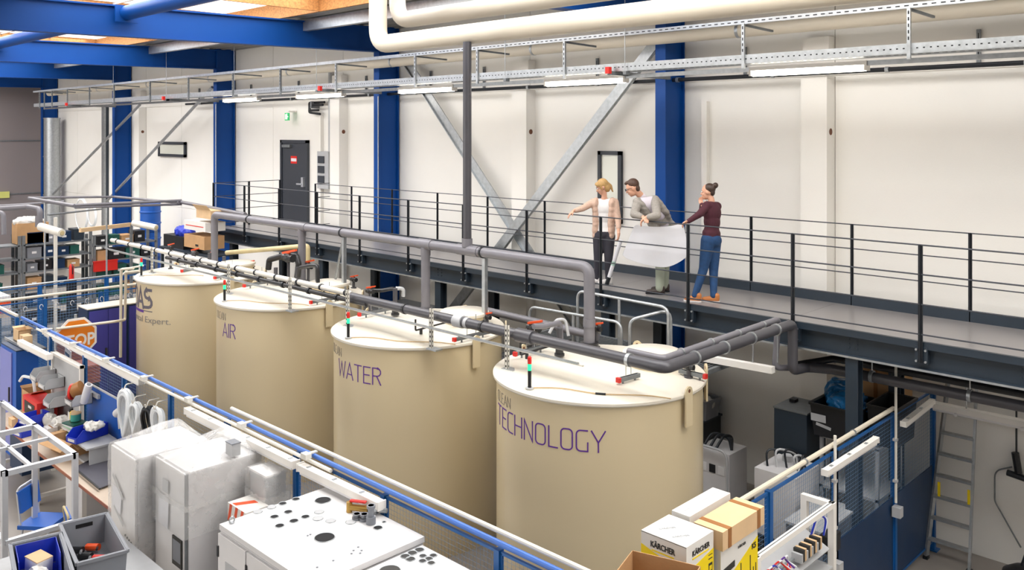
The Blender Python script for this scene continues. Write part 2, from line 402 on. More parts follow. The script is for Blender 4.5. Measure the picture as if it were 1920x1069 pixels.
# doors and windows
d = struct('door_1', MB().box(-20.78, -19.6, WY-.05, WY-.01, 3.2, 5.3), m_door)
for x0, x1, z0, z1 in ((-20.86, -20.78, 3.2, 5.38), (-19.6, -19.52, 3.2, 5.38), (-20.86, -19.52, 5.3, 5.38)): part('door_frame', MB().box(x0, x1, WY-.08, WY, z0, z1), m_door, d, local=True)
part('notice', MB().box(-20.35, -20.05, WY-.056, WY-.05, 4.75, 4.95), m_red, d, local=True, label='small red and white notice')
part('notice_print', MB().box(-20.33, -20.07, WY-.059, WY-.056, 4.81, 4.89), m_paper, d, local=True)
part('handle', MB().box(-19.75, -19.65, WY-.12, WY-.05, 4.15, 4.4).box(-19.95, -19.7, WY-.14, WY-.1, 4.2, 4.24), m_alu, d, local=True)
part('door_closer', MB().box(-20.7, -20.3, WY-.12, WY-.05, 5.18, 5.25), m_galvd, d, local=True)
def window(n, x0, x1, z0, z1, fw=.07):
    m = struct('window_%d' % n, MB().box(x0, x1, WY-.045, WY-.035, z0, z1), m_glass)
    for a in ((x0, x0+fw, z0, z1), (x1-fw, x1, z0, z1), (x0, x1, z0, z0+fw), (x0, x1, z1-fw, z1)):
        part('window_frame', MB().box(a[0], a[1], WY-.08, WY-.02, a[2], a[3]), m_door, m, local=True)
    return m
window(1, -28.6, -26.6, 4.78, 5.27, .09)
wn = window(2, -9.86, -9.33, 3.95, 5.25)
# green exit pictogram over the door
t = thing('exit_sign', 'hanging green and white emergency exit sign above the walkway door', 'sign', (-20.23, 12.2, 5.95))
part('panel', MB().box(-20.33, -20.13, 12.2, 12.23, 5.9, 6.1), m_sign, t)
part('pictogram', MB().box(-20.3, -20.26, 12.195, 12.2, 5.93, 6.07).box(-20.24, -20.2, 12.195, 12.2, 5.93, 6.05).sph((-20.22, 12.197, 6.07), (.018, .004, .018), 8, 6).prism([(-20.19,12.195,5.99),(-20.15,12.195,5.99),(-20.15,12.195,6.01),(-20.19,12.195,6.01)], (0,.004,0)), m_signw, t)
part('hanger', MB().box(-20.33, -20.13, 12.2, 12.44, 6.12, 6.16).box(-20.24, -20.22, 12.2, 12.22, 6.1, 6.13), m_wall, t)
t = thing('exit_sign', 'yellow lit exit sign on the grey end wall at the far left', 'sign', (-39.5, 10.2, 2.9))
p = aX(5, 366, -39.5)
part('panel', MB().box(-39.57, -39.5, p.y-.4, p.y+.25, p.z-.12, p.z+.14), m_signy, t)
# fuse box and conduit to the right of the door
t = thing('fuse_box', 'grey wall fuse box with dark windows right of the door', 'fuse box', (-18.75, WY, 4.2))
part('body', MB().box(-18.95, -18.45, WY-.14, WY, 4.15, 5.1), m_lgrey, t)
for k in range(3): part('breaker_window', MB().box(-18.9, -18.62, WY-.16, WY-.14, 4.3+k*.25, 4.48+k*.25), m_door, t)
t = thing('wall_conduit', 'grey conduit running up the wall from the fuse box', 'conduit', (-18.5, WY, 5.1))
part('tube', MB().tube([(-18.45, WY-.08, 5.1), (-18.45, WY-.08, 6.3), (-18.45, WY-.08, 7.2)], .05, 10), m_lgrey, t)
t = thing('pipe_stub', 'pair of black bent pipes near the top of the wall left of the duct', 'pipe', (-19, 12.2, 6.2))
part('pipe', MB().tube([(-18.6, 12.3, 6.35), (-19.3, 12.3, 6.35), (-19.3, 12.3, 6.1), (-18.8, 12.3, 6.05)], .03, 8, bend=.05), m_black, t)
part('clip', MB().box(-19.1, -19.05, 12.2, WY, 6.2, 6.38), m_galvd, t)
part('pipe', MB().tube([(-18.6, 12.25, 6.28), (-19.2, 12.25, 6.28), (-19.2, 12.25, 6.15), (-18.8, 12.25, 6.15)], .03, 8, bend=.05), m_black, t)

# ================================================================== OVERHEAD SERVICES
def P3(*a): return Vector(a)
t = thing('insulated_pipe', 'thick white insulated pipe coming down and turning right under the roof, the lower one', 'pipe', (-11, 8.77, 7.0), 'thick white insulated pipes')
part('pipe_cover', MB().tube([(-11.58, 8.7, 8.4), (-11.58, 8.7, 7.05), (5, 8.7, 7.05)], .15, 28, bend=.28, seg=8), m_cpipe, t)
t = thing('insulated_pipe', 'thick white insulated pipe turning right under the roof, the upper one', 'pipe', (-9.2, 7.25, 7.1), 'thick white insulated pipes')
part('pipe_cover', MB().tube([(-9.22, 7.25, 8.4), (-9.22, 7.25, 7.1), (5, 7.25, 7.1)], .11, 28, bend=.26, seg=8), m_cpipe, t)
t = thing('insulated_pipe', 'cream pipe running the whole length of the wall in front of the columns', 'pipe', (-16, 11.6, 7.1))
part('pipe_cover', MB().cyl((-37, 11.65, 7.12), (5, 11.65, 7.12), .105, 20), m_cpipe, t)
for k in range(9): part('pipe_clamp', MB().cyl((-36+k*4.2, 11.65, 7.12), (-35.95+k*4.2, 11.65, 7.12), .112, 16), m_galv, t)
# perforated channel rail (upper)
def perforated(p, q, w, h, sp, mm, parent, name='rail', hole=None, face=-1):
    """channel with a row of dark slot pads let into the face"""
    part(name, MB().bar(p, q, w, h), mm, parent)
YT = 10.35
tr = thing('support_rail', 'long perforated steel rail hung below the roof, above the cable tray', 'rail', (-15, YT, 7.0))
part('rail', MB().box(-34.5, 5, YT-.025, YT+.025, 7.03, 7.09), m_galv, tr)
hb = MB()
for k in range(170):
    x = -13+k*.1; hb.box(x, x+.05, YT-.0285, YT-.025, 7.054, 7.066)
part('slot', hb, m_dark, tr, stuff=True)
ty = thing('cable_tray', 'long perforated galvanised cable tray in front of the white wall', 'cable tray', (-15, YT, 6.5))
part('side_rail', MB().box(-34.5, 5, YT-.004, YT+.004, 6.51, 6.625), m_galv, ty)
part('side_rail', MB().box(-34.5, 5, YT+.3, YT+.308, 6.51, 6.625), m_galv, ty)
part('bottom_sheet', MB().box(-34.5, 5, YT, YT+.3, 6.505, 6.51), m_galv, ty)
hb = MB()
for k in range(300):
    x = -20+k*.075; hb.box(x, x+.022, YT-.0055, YT-.004, 6.56, 6.574)
part('hole', hb, m_dark, ty, stuff=True)
hb = MB()
for k in range(420):
    x = -34+k*.09; hb.box(x, x+.05, YT+.05, YT+.08, 6.503, 6.505)
part('slot', hb, m_dark, ty, stuff=True)
lr = MB().box(-34.5, 5, YT+.33, YT+.37, 6.42, 6.48)
part('lower_channel', lr, m_galv, ty)
for k, X in enumerate((-3.65, -5.77, -8.9, -10.9, -12.6, -15.2, -17.4, -19.6, -22.0, -24.4, -27, -29, -31, -32.5, -33.3, -33.8)):
    h = thing('hanger', '%s slotted drop bracket between rail and tray, counted from the right edge' % (['nearest','second','third','fourth','fifth','sixth','seventh','eighth','ninth','tenth','eleventh','twelfth','thirteenth','fourteenth','fifteenth','sixteenth'][k]) , 'bracket', (X, YT, 6.5), 'slotted hangers between rail and cable tray')
    part('slotted_bar', MB().box(X-.02, X+.02, YT-.035, YT-.028 if 0 else YT+.0, 6.44, 7.04), m_galv if k < 6 else m_galvd, h)
    s_ = MB()
    for j in range(5): s_.box(X-.007, X+.007, YT-.037, YT-.035, 6.66+j*.075, 6.7+j*.075)
    part('slot', s_, m_dark, h, stuff=True)
    part('arm', MB().bar((X, YT+.02, 7.02), (X+.02, YT+.75, 7.0), .03, .03), m_galvd, h)
for i, X in enumerate((-7.95, -15.65, -23.3, -30.8)):
    h = thing('bracket_arm', ['dark perforated arm holding the tray at the column behind the people', 'dark perforated arm holding the tray at the column left of the duct', 'dark perforated arm holding the tray at the column left of the door', 'dark perforated arm holding the tray near the far end'][i], 'bracket', (X, 10.6, 6.4), 'tray bracket arms')
    part('channel', MB().box(X-.03, X+.03, YT-.1, 11.84, 6.45, 6.51), m_galvd, h)
    part('end_cap', MB().box(X-.035, X+.035, YT-.15, YT-.08, 6.47, 6.57), m_red, h, label='red end cap')
for k, X in enumerate((-9.9, -12.9, -14.6, -6.9, -3.5, -17.0, -20.0, -22.5, -25.7)):
    h = thing('wall_hanger', 'short slotted wall strut above the tray, ' + ['between the crossing braces','left of the vertical duct','right of the blue column left of the duct','right of the people','nearest the right edge','right of the fuse box','over the dark door','left of the dark door','nearest the far corner'][k], 'bracket', (X, 11.9, 6.6), 'short wall struts behind the tray')
    part('strut', MB().box(X-.025, X+.025, WY-.05, WY-.02, 6.5, 6.95), m_galvd, h)
    part('slot', MB().box(X-.006, X+.006, WY-.052, WY-.05, 6.6, 6.9), m_dark, h)
# thin suspension wires
for k, p in enumerate(((-7.7, 7.9), (-10.2, 7.9), (-15.9, 7.9), (-19.5, 7.8), (-23.3, 7.8), (-27.0, 7.8))):
    h = thing('suspension_wire', 'thin hanging steel wire ' + ['above the people','right of the vertical duct','beside the column left of the duct','above the dark door','by the blue column left of the door','nearest the far corner'][k], 'wire', (p[0], YT, 6.5), 'thin suspension wires')
    part('wire', MB().cyl((p[0], YT-.04, 6.5), (p[0], YT-.04, 7.9), .006, 5), m_galv, h)
    part('clamp', MB().box(p[0]-.03, p[0]+.03, YT-.05, YT+.04, 6.45, 6.5), m_galvd, h)
# dark service pipe on the wall, with clips
t = thing('service_pipe', 'thin dark pipe running along the wall under the cable tray', 'pipe', (-15, 12.2, 6.5))
part('pipe', MB().cyl((-26, 12.13, 6.46), (5, 12.13, 6.46), .033, 10), m_blk2, t)
for k in range(18): part('clip', MB().cyl((-25+k*1.7, 12.13, 6.46), (-24.95+k*1.7, 12.13, 6.46), .042, 10).box(-25.0+k*1.7, -24.96+k*1.7, 12.13, WY-.003, 6.48, 6.5), m_galv, t)
# fluorescent battens under the tray
YL = 10.72
def aYx(x): return aY(x, 130, YL).x
for k, (x0, x1, lab) in enumerate(((1408, 1628, 'glowing strip light right of the blue column'), (1024, 1175, 'glowing strip light above the tall narrow window'), (750, 853, 'glowing strip light left of the vertical duct'), (558, 645, 'glowing strip light above the fuse box'), (421, 486, 'glowing strip light at the blue column by the walkway end'))):
    X0, X1 = aYx(x0), aYx(x1)
    t = thing('strip_light', lab, 'lamp', ((X0+X1)/2, YL, 6.3), 'strip lights under the cable tray')
    part('housing', MB().box(X0, X1, YL-.06, YL+.06, 6.43, 6.48), m_lum, t)
    part('diffuser', MB().prism([(X0+.03, YL-.055, 6.43), (X0+.03, YL-.045, 6.365), (X0+.03, YL, 6.352), (X0+.03, YL+.045, 6.365), (X0+.03, YL+.055, 6.43)], (X1-X0-.06, 0, 0)), m_tube, t)
    for x in (X0, X1-.03): part('end_cap', MB().box(x, x+.03, YL-.06, YL+.06, 6.36, 6.43), m_lum, t)
# ================================================================== WALKWAY
DZ = 3.2; YN = 10.3; YF = 11.8; XL = -20.45
wk = thing('walkway', 'long steel walkway with grey deck and slate railing along the wall', 'walkway', (-8, 11, 2.9))
for k in range(9):
    x1 = 4-k*3.05
    part('deck_plate', MB().box(max(x1-3.045, XL), x1, YN, YF, DZ-.03, DZ), m_deck, wk)
part('deck_plate', MB().box(-23.0, -19.0, YF+.02, WY-.02, DZ-.03, DZ), m_deck, wk)
part('deck_plate', MB().box(-10.6, -8.7, YF+.02, WY-.02, DZ-.03, DZ), m_deck, wk)
part('edge_lip', MB().box(XL, 4, YN-.05, YN, DZ-.07, DZ+.012), m_slate, wk)
part('beam_web', MB().box(XL, 4, YN+.03, YN+.05, 2.9, DZ-.03), m_slate, wk)
part('beam_flange', MB().box(XL, 4, YN-.05, YN+.13, 2.872, 2.9), m_galvd if 0 else m_slate, wk)
part('flange_edge', MB().box(XL, 4, YN-.056, YN-.0505, 2.874, 2.898), m_galv, wk, label='pale bottom edge')  # thin pale strip along the front of the lower flange
part('beam_web', MB().box(XL, 4, YF-.05, YF-.03, 2.9, DZ-.03), m_slate, wk)
part('beam_flange', MB().box(XL, 4, YF-.14, YF+.05, 2.872, 2.9), m_slate, wk)
part('kick_plate', MB().box(-18.9, 4, YF+.0, YF+.018, DZ-.05, DZ+.13), m_slate, wk)
for k in range(16):
    x = -19.9+k*1.53; part('cross_beam', MB().box(x-.04, x+.04, YN+.05, YF-.05, 3.0, DZ-.03), m_slate, wk)
NP = [-20.4, -18.8]+[YN*-1.0*v for v in (1.6905, 1.5407, 1.391, 1.2403, 1.091, .941, .791, .641, .491, .341, .191, .041)]
YP = YN-.075
NP = [-20.4, -18.85]+[-YP*v for v in (1.6905, 1.5407, 1.391, 1.2403, 1.091, .941, .791, .641, .491, .341, .191, .041)]
for X in NP:
    o = part('post', MB().box(X-.025, X+.025, YP-.006, YP+.006, 2.98, 4.32).box(X-.006, X+.006, YP-.02, YP+.03, 2.98, 4.32), m_blk2, wk)
    b = MB().box(X-.07, X+.07, YP+.02, YP+.1, 2.96, 3.16)
    part('mount_plate', b, m_slate, o)
    for sx in (-.05, .05):
        for z in (2.99, 3.12): part('bolt', MB().cyl((X+sx, YP, z), (X+sx, YP+.03, z), .013, 8), m_galv, o)
for z in (4.315, 3.98, 3.64, 3.30): part('rail', MB().cyl((-20.42, YP, z), (4, YP, z), .009, 8), m_rail, wk)
FP = [-18.1+k*1.52 for k in range(14)]
FP = [-YF*v for v in (1.549, 1.42, 1.29, 1.16, 1.0325, .904, .776, .677, .5485, .4185, .2909, .163, .03)]
for X in FP:
    part('post', MB().box(X-.022, X+.022, YF+.02, YF+.032, 2.98, 4.32).box(X-.006, X+.006, YF-.0, YF+.04, 2.98, 4.32), m_blk2, wk)
for z in (4.315, 3.98, 3.64, 3.30): part('rail', MB().cyl((FP[0], YF+.03, z), (4, YF+.03, z), .008, 8), m_rail, wk)
for y in (11.2, 12.1): part('post', MB().box(-20.42, -20.38, y-.02, y+.02, 3.1, 4.32), m_blk2, wk)
for y in (12.3,): part('post', MB().box(FP[0]-.02, FP[0]+.02, y-.02, y+.02, 3.1, 4.32), m_blk2, wk)
for z in (4.315, 3.98, 3.64, 3.30):
    part('rail', MB().cyl((-20.4, YP, z), (-20.4, 12.2, z), .008, 8), m_rail, wk)
    part('rail', MB().cyl((FP[0], YF+.03, z), (FP[0], 12.35, z), .008, 8), m_rail, wk)
# bolts groups on web
for X in (-4.3, -2.45, -8.05, -11.9, -15.7):
    b = MB()
    for dx in (-.05, .05):
        for dz in (-.05, .0, .05): b.cyl((X+dx, YN+.02, 3.03+dz), (X+dx, YN+.035, 3.03+dz), .012, 8)
    part('bolt_group', b, m_slate, wk, stuff=True)
for X in (-4.3, -8.05, -11.9, -15.7, -19.6):
    part('support_leg', MB().box(X-.075, X+.075, YN-.02, YN, 0, 2.872).box(X-.075, X+.075, YN+.12, YN+.14, 0, 2.872).box(X-.01, X+.01, YN, YN+.12, 0, 2.872).box(X-.12, X+.12, YN-.06, YN+.18, 0, .02), m_slate, wk)
    part('support_leg', MB().box(X-.075, X+.075, YF-.16, YF-.14, 0, 2.872).box(X-.075, X+.075, YF-.02, YF, 0, 2.872).box(X-.01, X+.01, YF-.14, YF-.02, 0, 2.872), m_slate, wk)

# ================================================================== TANKS
TX = [-16.33, -13.08, -9.62, -6.32]; TY = 7.95; TR = 1.2; TZ = 2.8
words = [None, 'AIR', 'WATER', 'TECHNOLOGY']
tl = ['tall cream round tank lettered AS, farthest left of the four', 'tall cream round tank lettered CLEAN AIR, second from the left', 'tall cream round tank lettered CLEAN WATER, third from the left', 'tall cream round tank lettered CLEAN TECHNOLOGY, nearest of the four']
LZ = TZ+.012
def lidz(x, y, i): return TZ + .07*max(0, 1-math.hypot(x-TX[i], y-TY)/1.24)
for i, X in enumerate(TX):
    t = thing('storage_tank', tl[i], 'tank', (X, TY, 0), 'cream process tanks')
    part('shell', MB().lathe([(0, 0), (TR, 0), (TR, 1.4), (TR, TZ-.05)], (X, TY, 0), 96), m_tank, t)
    part('lid', MB().lathe([(0, TZ-.05), (TR+.03, TZ-.05), (TR+.042, TZ-.035), (TR+.042, TZ-.01), (TR+.03, TZ), (1.0, TZ+.014), (.5, TZ+.042), (0, TZ+.07)], (X, TY, 0), 96), m_lid, t)
    # lifting lugs
    for ang in (-2, 44, 178, 105):
        ca, sa = math.cos(R(ang)), math.sin(R(ang)); c = Vector((X+(TR+.05)*ca, TY+(TR+.05)*sa, 0)); tx = Vector((-sa, ca, 0)); nn = Vector((ca, sa, 0))*.02
        pr = [c-tx*.06+Vector((0,0,2.45)), c+tx*.06+Vector((0,0,2.45)), c+tx*.06+Vector((0,0,2.82))]+[c+tx*.06*math.cos(R(a))+Vector((0,0,2.82+.06*math.sin(R(a)))) for a in (30,60,90,120,150)]+[c-tx*.06+Vector((0,0,2.82))]
        o = part('lifting_lug', MB().prism(pr, nn), m_tank, t)
        part('lug_hole', MB().cyl(c+Vector((0,0,2.83))-nn*.05, c+Vector((0,0,2.83))+nn*1.05, .02, 12), m_brown, o)
    # manway hatch toward the wall
    hx, hy = X+.38, TY+.55
    hz = lidz(hx, hy, i)-.02
    h = part('manway', MB().lathe([(.33, 0), (.33, .13)], (hx, hy, hz), 40), m_tank, t)
    part('manway_cover', MB().lathe([(0, .13), (.35, .13), (.36, .15), (.36, .17), (.34, .185), (0, .2)], (hx, hy, hz), 40), m_lid, h)
    for k in range(12):
        a = R(k*30+10); part('bolt', MB().cyl((hx+.33*math.cos(a), hy+.33*math.sin(a), hz+.07), (hx+.345*math.cos(a), hy+.345*math.sin(a), hz+.07), .015, 6), m_blk2, h)
    if words[i]:
        part('lettering', tank_word(words[i], .215, 2.28, [0, -76.3, -63.8, -48.2][i], (X, TY), TR, .014), m_purple, t, smooth=0, label='purple lettering '+words[i])
        part('lettering', tank_word('CLEAN', .112, 2.54, [0, -88.4, -100, -105.3][i], (X, TY), TR, .0055), m_dgl, t, smooth=0, label='grey lettering CLEAN')
    else:
        part('lettering', tank_word('DAS', .35, 2.295, -73.8, (X, TY), TR, .055, gap=.14, kx=1.05), m_dgrey, t, smooth=0, label='bold grey lettering DAS')
        ul = MB()
        for k in range(30):
            a0, a1 = R(-116+k*1.45), R(-116+(k+1)*1.45)
            for z0, z1, kk in ((2.235, 2.25, 30), ):
                ul.add([(X+(TR+.003)*math.cos(a), TY+(TR+.003)*math.sin(a), z) for a in (a0, a1) for z in (z0, z1)], [(0, 2, 3, 1)])
        part('underline', ul, m_dgrey, t, smooth=0)
        ul = MB()
        for k in range(14):
            a0, a1 = R(-116+k*2.2), R(-116+(k+1)*2.2)
            ul.add([(X+(TR+.004)*math.cos(a), TY+(TR+.004)*math.sin(a), z) for a in (a0, a1) for z in (2.2, 2.25)], [(0, 2, 3, 1)])
        part('purple_bar', ul, m_purple, t, smooth=0)
        tm = text_mesh('Environmental Expert.', .165, .001); xm = max(p.x for p in tm.v)
        kx = 2.0/xm; tm.v = [Vector((X+(TR+.003+p.z)*math.cos(R(-53)+(p.x-xm)*kx/TR), TY+(TR+.003+p.z)*math.sin(R(-53)+(p.x-xm)*kx/TR), 2.03+p.y)) for p in tm.v]
        part('lettering', tm, m_dgl, t, smooth=0, label='small grey lettering Environmental Expert.')
# signal lights
def base_on(x, y, i):
    for dz in (TZ+.02,): pass
    p = aZ(x, y, TZ+.01); return p
for i, (x, y) in enumerate(((265, 518), (421, 565), (653, 634), (993, 729))):
    p = aZ(x, y, TZ+.01); d = p-Vector((TX[i], TY, p.z)); 
    if d.length > 1.17: p = Vector((TX[i], TY, p.z))+d.normalized()*1.17
    t = thing('signal_light', ['small red and green signal light on the AS tank', 'small red and green signal light on the CLEAN AIR tank', 'small red and green signal light on the CLEAN WATER tank', 'small red and green signal light on the CLEAN TECHNOLOGY tank'][i], 'signal lamp', p, 'signal lights at the tank rims')
    part('base', MB().cyl((0,0,0), (0,0,.015), .045, 16), m_lgrey, t, local=True)
    part('stem', MB().cyl((0,0,.01), (0,0,.2), .02, 14), m_black, t, local=True)
    part('green_lens', MB().cyl((0,0,.2), (0,0,.27), .022, 14), m_green, t, local=True, label='lit green lens')
    part('red_lens', MB().cyl((0,0,.27), (0,0,.335), .022, 14).sph((0,0,.335), .021, 12, 8), m_red, t, local=True, label='red lens')
    # tan cable from the lamp across the lid
    q = []
    for k in range(15):
        f = k/14; xx = p.x + f*(1.3 if i else 1.0); yy = p.y + f*.75 + .05*math.sin(f*9)
        r_ = math.hypot(xx-TX[i], yy-TY)
        q.append(Vector((xx, yy, lidz(xx, yy, i)+.012)))
    c = thing('cable', 'tan cable wandering over the lid of the ' + ['AS', 'CLEAN AIR', 'CLEAN WATER', 'CLEAN TECHNOLOGY'][i] + ' tank', 'cable', q[0], 'tan cables on the tank lids')
    part('sheath', MB().tube(q, .006, 6), m_cable, c)
    if i == 3: part('connector', MB().cyl(q[7], q[8], .012, 8), m_black, c)

# ================================================================== PIPEWORK ON THE TANKS
# big vertical duct and manifold
YD = 8.6; ZD = 3.86
t = thing('exhaust_manifold', 'thick grey exhaust pipe above the tanks with four drop legs and dark riser', 'pipe', (-7, YD, 2.8))
part('riser', MB().cyl((aY(876, 400, YD).x, YD, ZD), (aY(876, 400, YD).x, YD, 6.92), .063, 20), m_dpipe, t, label='dark grey vertical riser')
xr = aY(1105, 500, YD).x; xl = aY(402, 410, YD).x
part('main_pipe', MB().tube([(xl, YD, 2.85), (xl, YD, ZD), (xr, YD, ZD), (xr, YD, 2.83)], .072, 24, bend=.13, seg=8), m_gpipe, t)
for x in (566, 798):
    X = aY(x, 460, YD).x
    part('drop_leg', MB().cyl((X, YD, 2.83), (X, YD, ZD-.03), .07, 22), m_gpipe, t)
    part('tee_sleeve', MB().cyl((X-.16, YD, ZD), (X+.16, YD, ZD), .08, 22).cyl((X, YD, ZD-.17), (X, YD, ZD-.05), .078, 22), m_gpipe, t)
    part('flange', MB().cyl((X, YD, 2.84), (X, YD, 2.88), .11, 20), m_dpipe, t)
X = aY(876, 400, YD).x
part('tee_sleeve', MB().cyl((X-.2, YD, ZD), (X+.25, YD, ZD), .08, 22).cyl((X, YD, ZD+.05), (X, YD, ZD+.17), .078, 22), m_gpipe, t)
part('flange', MB().cyl((xr, YD, 2.84), (xr, YD, 2.9), .12, 24), m_kpipe, t)
part('socket', MB().cyl((xr, YD, 3.1), (xr, YD, 3.2), .08, 22), m_gpipe, t)
for x in (467, 642, 905):
    X = aY(x, 440, YD).x; part('pipe_clamp', MB().cyl((X-.015, YD, ZD), (X+.015, YD, ZD), .083, 20), m_blk2, t)
# stands carrying the manifold
for x, l in ((645, 'galvanised A-shaped stand under the grey manifold pipe, left of the middle leg'), (909, 'galvanised post under the grey manifold pipe right of the riser')):
    X = aY(x, 440, YD).x
    s_ = thing('pipe_stand', l, 'stand', (X, YD, 2.85), 'manifold stands')
    part('post', MB().box(X-.03, X+.03, YD-.03, YD+.03, 2.83, ZD-.08), m_galv, s_)
    part('foot', MB().box(X-.09, X+.09, YD-.07, YD+.07, 2.82, 2.85), m_galv, s_)
    if x == 645: part('brace', MB().bar((X, YD-.02, ZD-.1), (X-.45, YD+.1, 2.86), .03, .03), m_galv, s_)
# process pipes along the tanks
YB = 7.34; ZB = 3.2; XC = -4.98
t = thing('process_pipe', 'thick grey pipe over the tanks turning towards the walkway', 'pipe', (-8, YB, ZB))
part('pipe', MB().tube([(-10.4, YB, ZB), (XC, YB, ZB), (XC, 10.14, ZB), (XC, 10.14, 2.62), (XC, 10.55, 2.58), (XC+.3, 10.6, 2.6), (3, 10.6, 2.62)], .062, 20, bend=.1, seg=6), m_dpipe, t)
for x in (760, 858, 905, 1180): X = aY(x, 600, YB).x; part('pipe_clamp', MB().cyl((X-.02, YB, ZB), (X+.02, YB, ZB), .072, 16), m_kpipe if x < 1000 else m_galv, t)
for y in (7.9, 8.5, 9.1, 9.7): part('pipe_clamp', MB().cyl((XC, y-.015, ZB), (XC, y+.015, ZB), .074, 16), m_galv, t)
part('reducer', MB().cyl((-8.15, YB, ZB), (-8.0, YB, ZB), .08, 16).cyl((-7.95, YB, ZB), (-7.9, YB, ZB), .07, 16), m_lgrey, t)
part('tee', MB().cyl((-7.05, YB, ZB), (-6.8, YB, ZB), .082, 18), m_dpipe, t)
t = thing('process_pipe', 'slimmer grey pipe beside the thick one, turning towards the walkway', 'pipe', (-12, YB+.14, ZB))
part('pipe', MB().tube([(-5.6, YB+.22, ZB+.02), (XC-.17, YB+.22, ZB+.02), (XC-.17, 10.1, ZB+.04), (XC-.22, 10.1, 2.62), (XC-.1, 10.3, 2.6)], .038, 14, bend=.08), m_gpipe, t)
for y in (7.9, 8.5, 9.1, 9.7): part('pipe_clamp', MB().cyl((XC-.17, y-.015, ZB+.03), (XC-.17, y+.015, ZB+.03), .046, 12), m_galv, t)
t = thing('process_pipe', 'white pipe with black clamps running over the far tanks', 'pipe', (-14, YB, ZB))
part('pipe', MB().tube([(-19.3, YB, ZB+.04), (-10.4, YB, ZB+.04)], .042, 14), m_wpipe, t)
for k in range(14): part('pipe_clamp', MB().cyl((-19+k*.65, YB, ZB+.04), (-18.96+k*.65, YB, ZB+.04), .052, 12), m_blk2, t)
t = thing('process_pipe', 'black pipe slung just below the white one over the tanks', 'pipe', (-12, YB, ZB))
part('pipe', MB().tube([(-16.5, YB-.03, ZB-.05), (-10.0, YB-.03, ZB-.05)], .036, 12), m_kpipe, t)
for k in range(8): part('pipe_clamp', MB().cyl((-16+k*.75, YB-.03, ZB-.05), (-15.95+k*.75, YB-.03, ZB-.05), .05, 12), m_blk2, t)
t = thing('cable_channel', 'slim white channel slung below the pipes over all the tanks', 'channel', (-12, YB-.12, 3.05))
part('channel', MB().box(-19.3, -6.0, YB-.16, YB-.13, 3.07, 3.09), m_galv, t)
part('channel', MB().box(-19.3, -6.0, YB-.07, YB-.05, 3.03, 3.045), m_wpipe, t)
t = thing('process_pipe', 'cream pipe running obliquely behind the grey pipe at the second tank', 'pipe', (-14.6, 8.9, 3.1))
part('pipe', MB().tube([aY(425, 474, 9.0), aY(577, 461, 9.5), aY(577, 490, 9.5)], .05, 14, bend=.06), m_ypipe, t)
# lower grey-white pipe behind near tanks
t = thing('process_pipe', 'pale grey pipe lying between the last tank and the walkway', 'pipe', (-8, 9.3, 2.9))
part('pipe', MB().tube([aY(915, 583, 9.3), aY(1040, 612, 9.3), aY(1120, 632, 9.3)], .055, 14), m_gpipe, t)
# perforated posts on the tanks
for i, (x, yb, yt) in enumerate(((286, 500, 435), (430, 545, 472), (545, 572, 494), (655, 572, 497) if 0 else (653, 632, 518), (810, 643, 566), (952, 681, 578))):
    zt = 3.32; p = aY(x, (yb+yt)/2, YB-.11); X = p.x
    ti = min(range(4), key=lambda k: abs(TX[k]-X)); 
    s_ = thing('slotted_post', ['slotted post beside the AS tank lamp', 'slotted post on the AS tank at its right rim', 'slotted post on the CLEAN AIR tank rim', 'slotted post on the CLEAN WATER tank behind its lamp', 'slotted post on the near right of the CLEAN WATER tank', 'slotted post on the left rim of the CLEAN TECHNOLOGY tank'][i], 'post', (X, YB-.11, TZ), 'slotted posts carrying the pipes')
    zb = lidz(X, YB-.11, ti)-.01
    if abs(X-TX[ti]) > 1.05: zb = TZ-.6 if 0 else TZ
    part('bar', MB().box(X-.024, X+.024, YB-.14, YB-.135, zb, zt).box(X-.024, X-.019, YB-.14, YB-.105, zb, zt).box(X+.019, X+.024, YB-.14, YB-.105, zb, zt), m_wpipe, s_)
    sl_ = MB()
    for j in range(int((zt-zb)/.06)): sl_.box(X-.008, X+.008, YB-.143, YB-.14, zb+.03+j*.06, zb+.055+j*.06)
    for j in range(int((zt-zb)/.06)): sl_.box(X+.024, X+.026, YB-.125, YB-.115, zb+.03+j*.06, zb+.055+j*.06)
    part('slot', sl_, m_dark, s_, stuff=True)
    part('foot', MB().box(X-.05, X+.14, YB-.17, YB-.05, zb-.005, zb+.015), m_galv, s_)
def over_tank(px_, zs=(2.97, 3.0, 3.05, 3.1, 3.15, 3.2, 3.3, 3.4, 3.5), lim=1.15):
    """height above a lid at which the point lies over one of the tanks"""
    for z in zs:
        ps = [aZ(x, y, z) for x, y in px_]
        for i in range(4):
            if all(math.hypot(p.x-TX[i], p.y-TY) < lim for p in ps): return ps, i
    return [aZ(x, y, 3.0) for x, y in px_], min(range(4), key=lambda k: abs(TX[k]-aZ(*px_[0], 3.0).x))
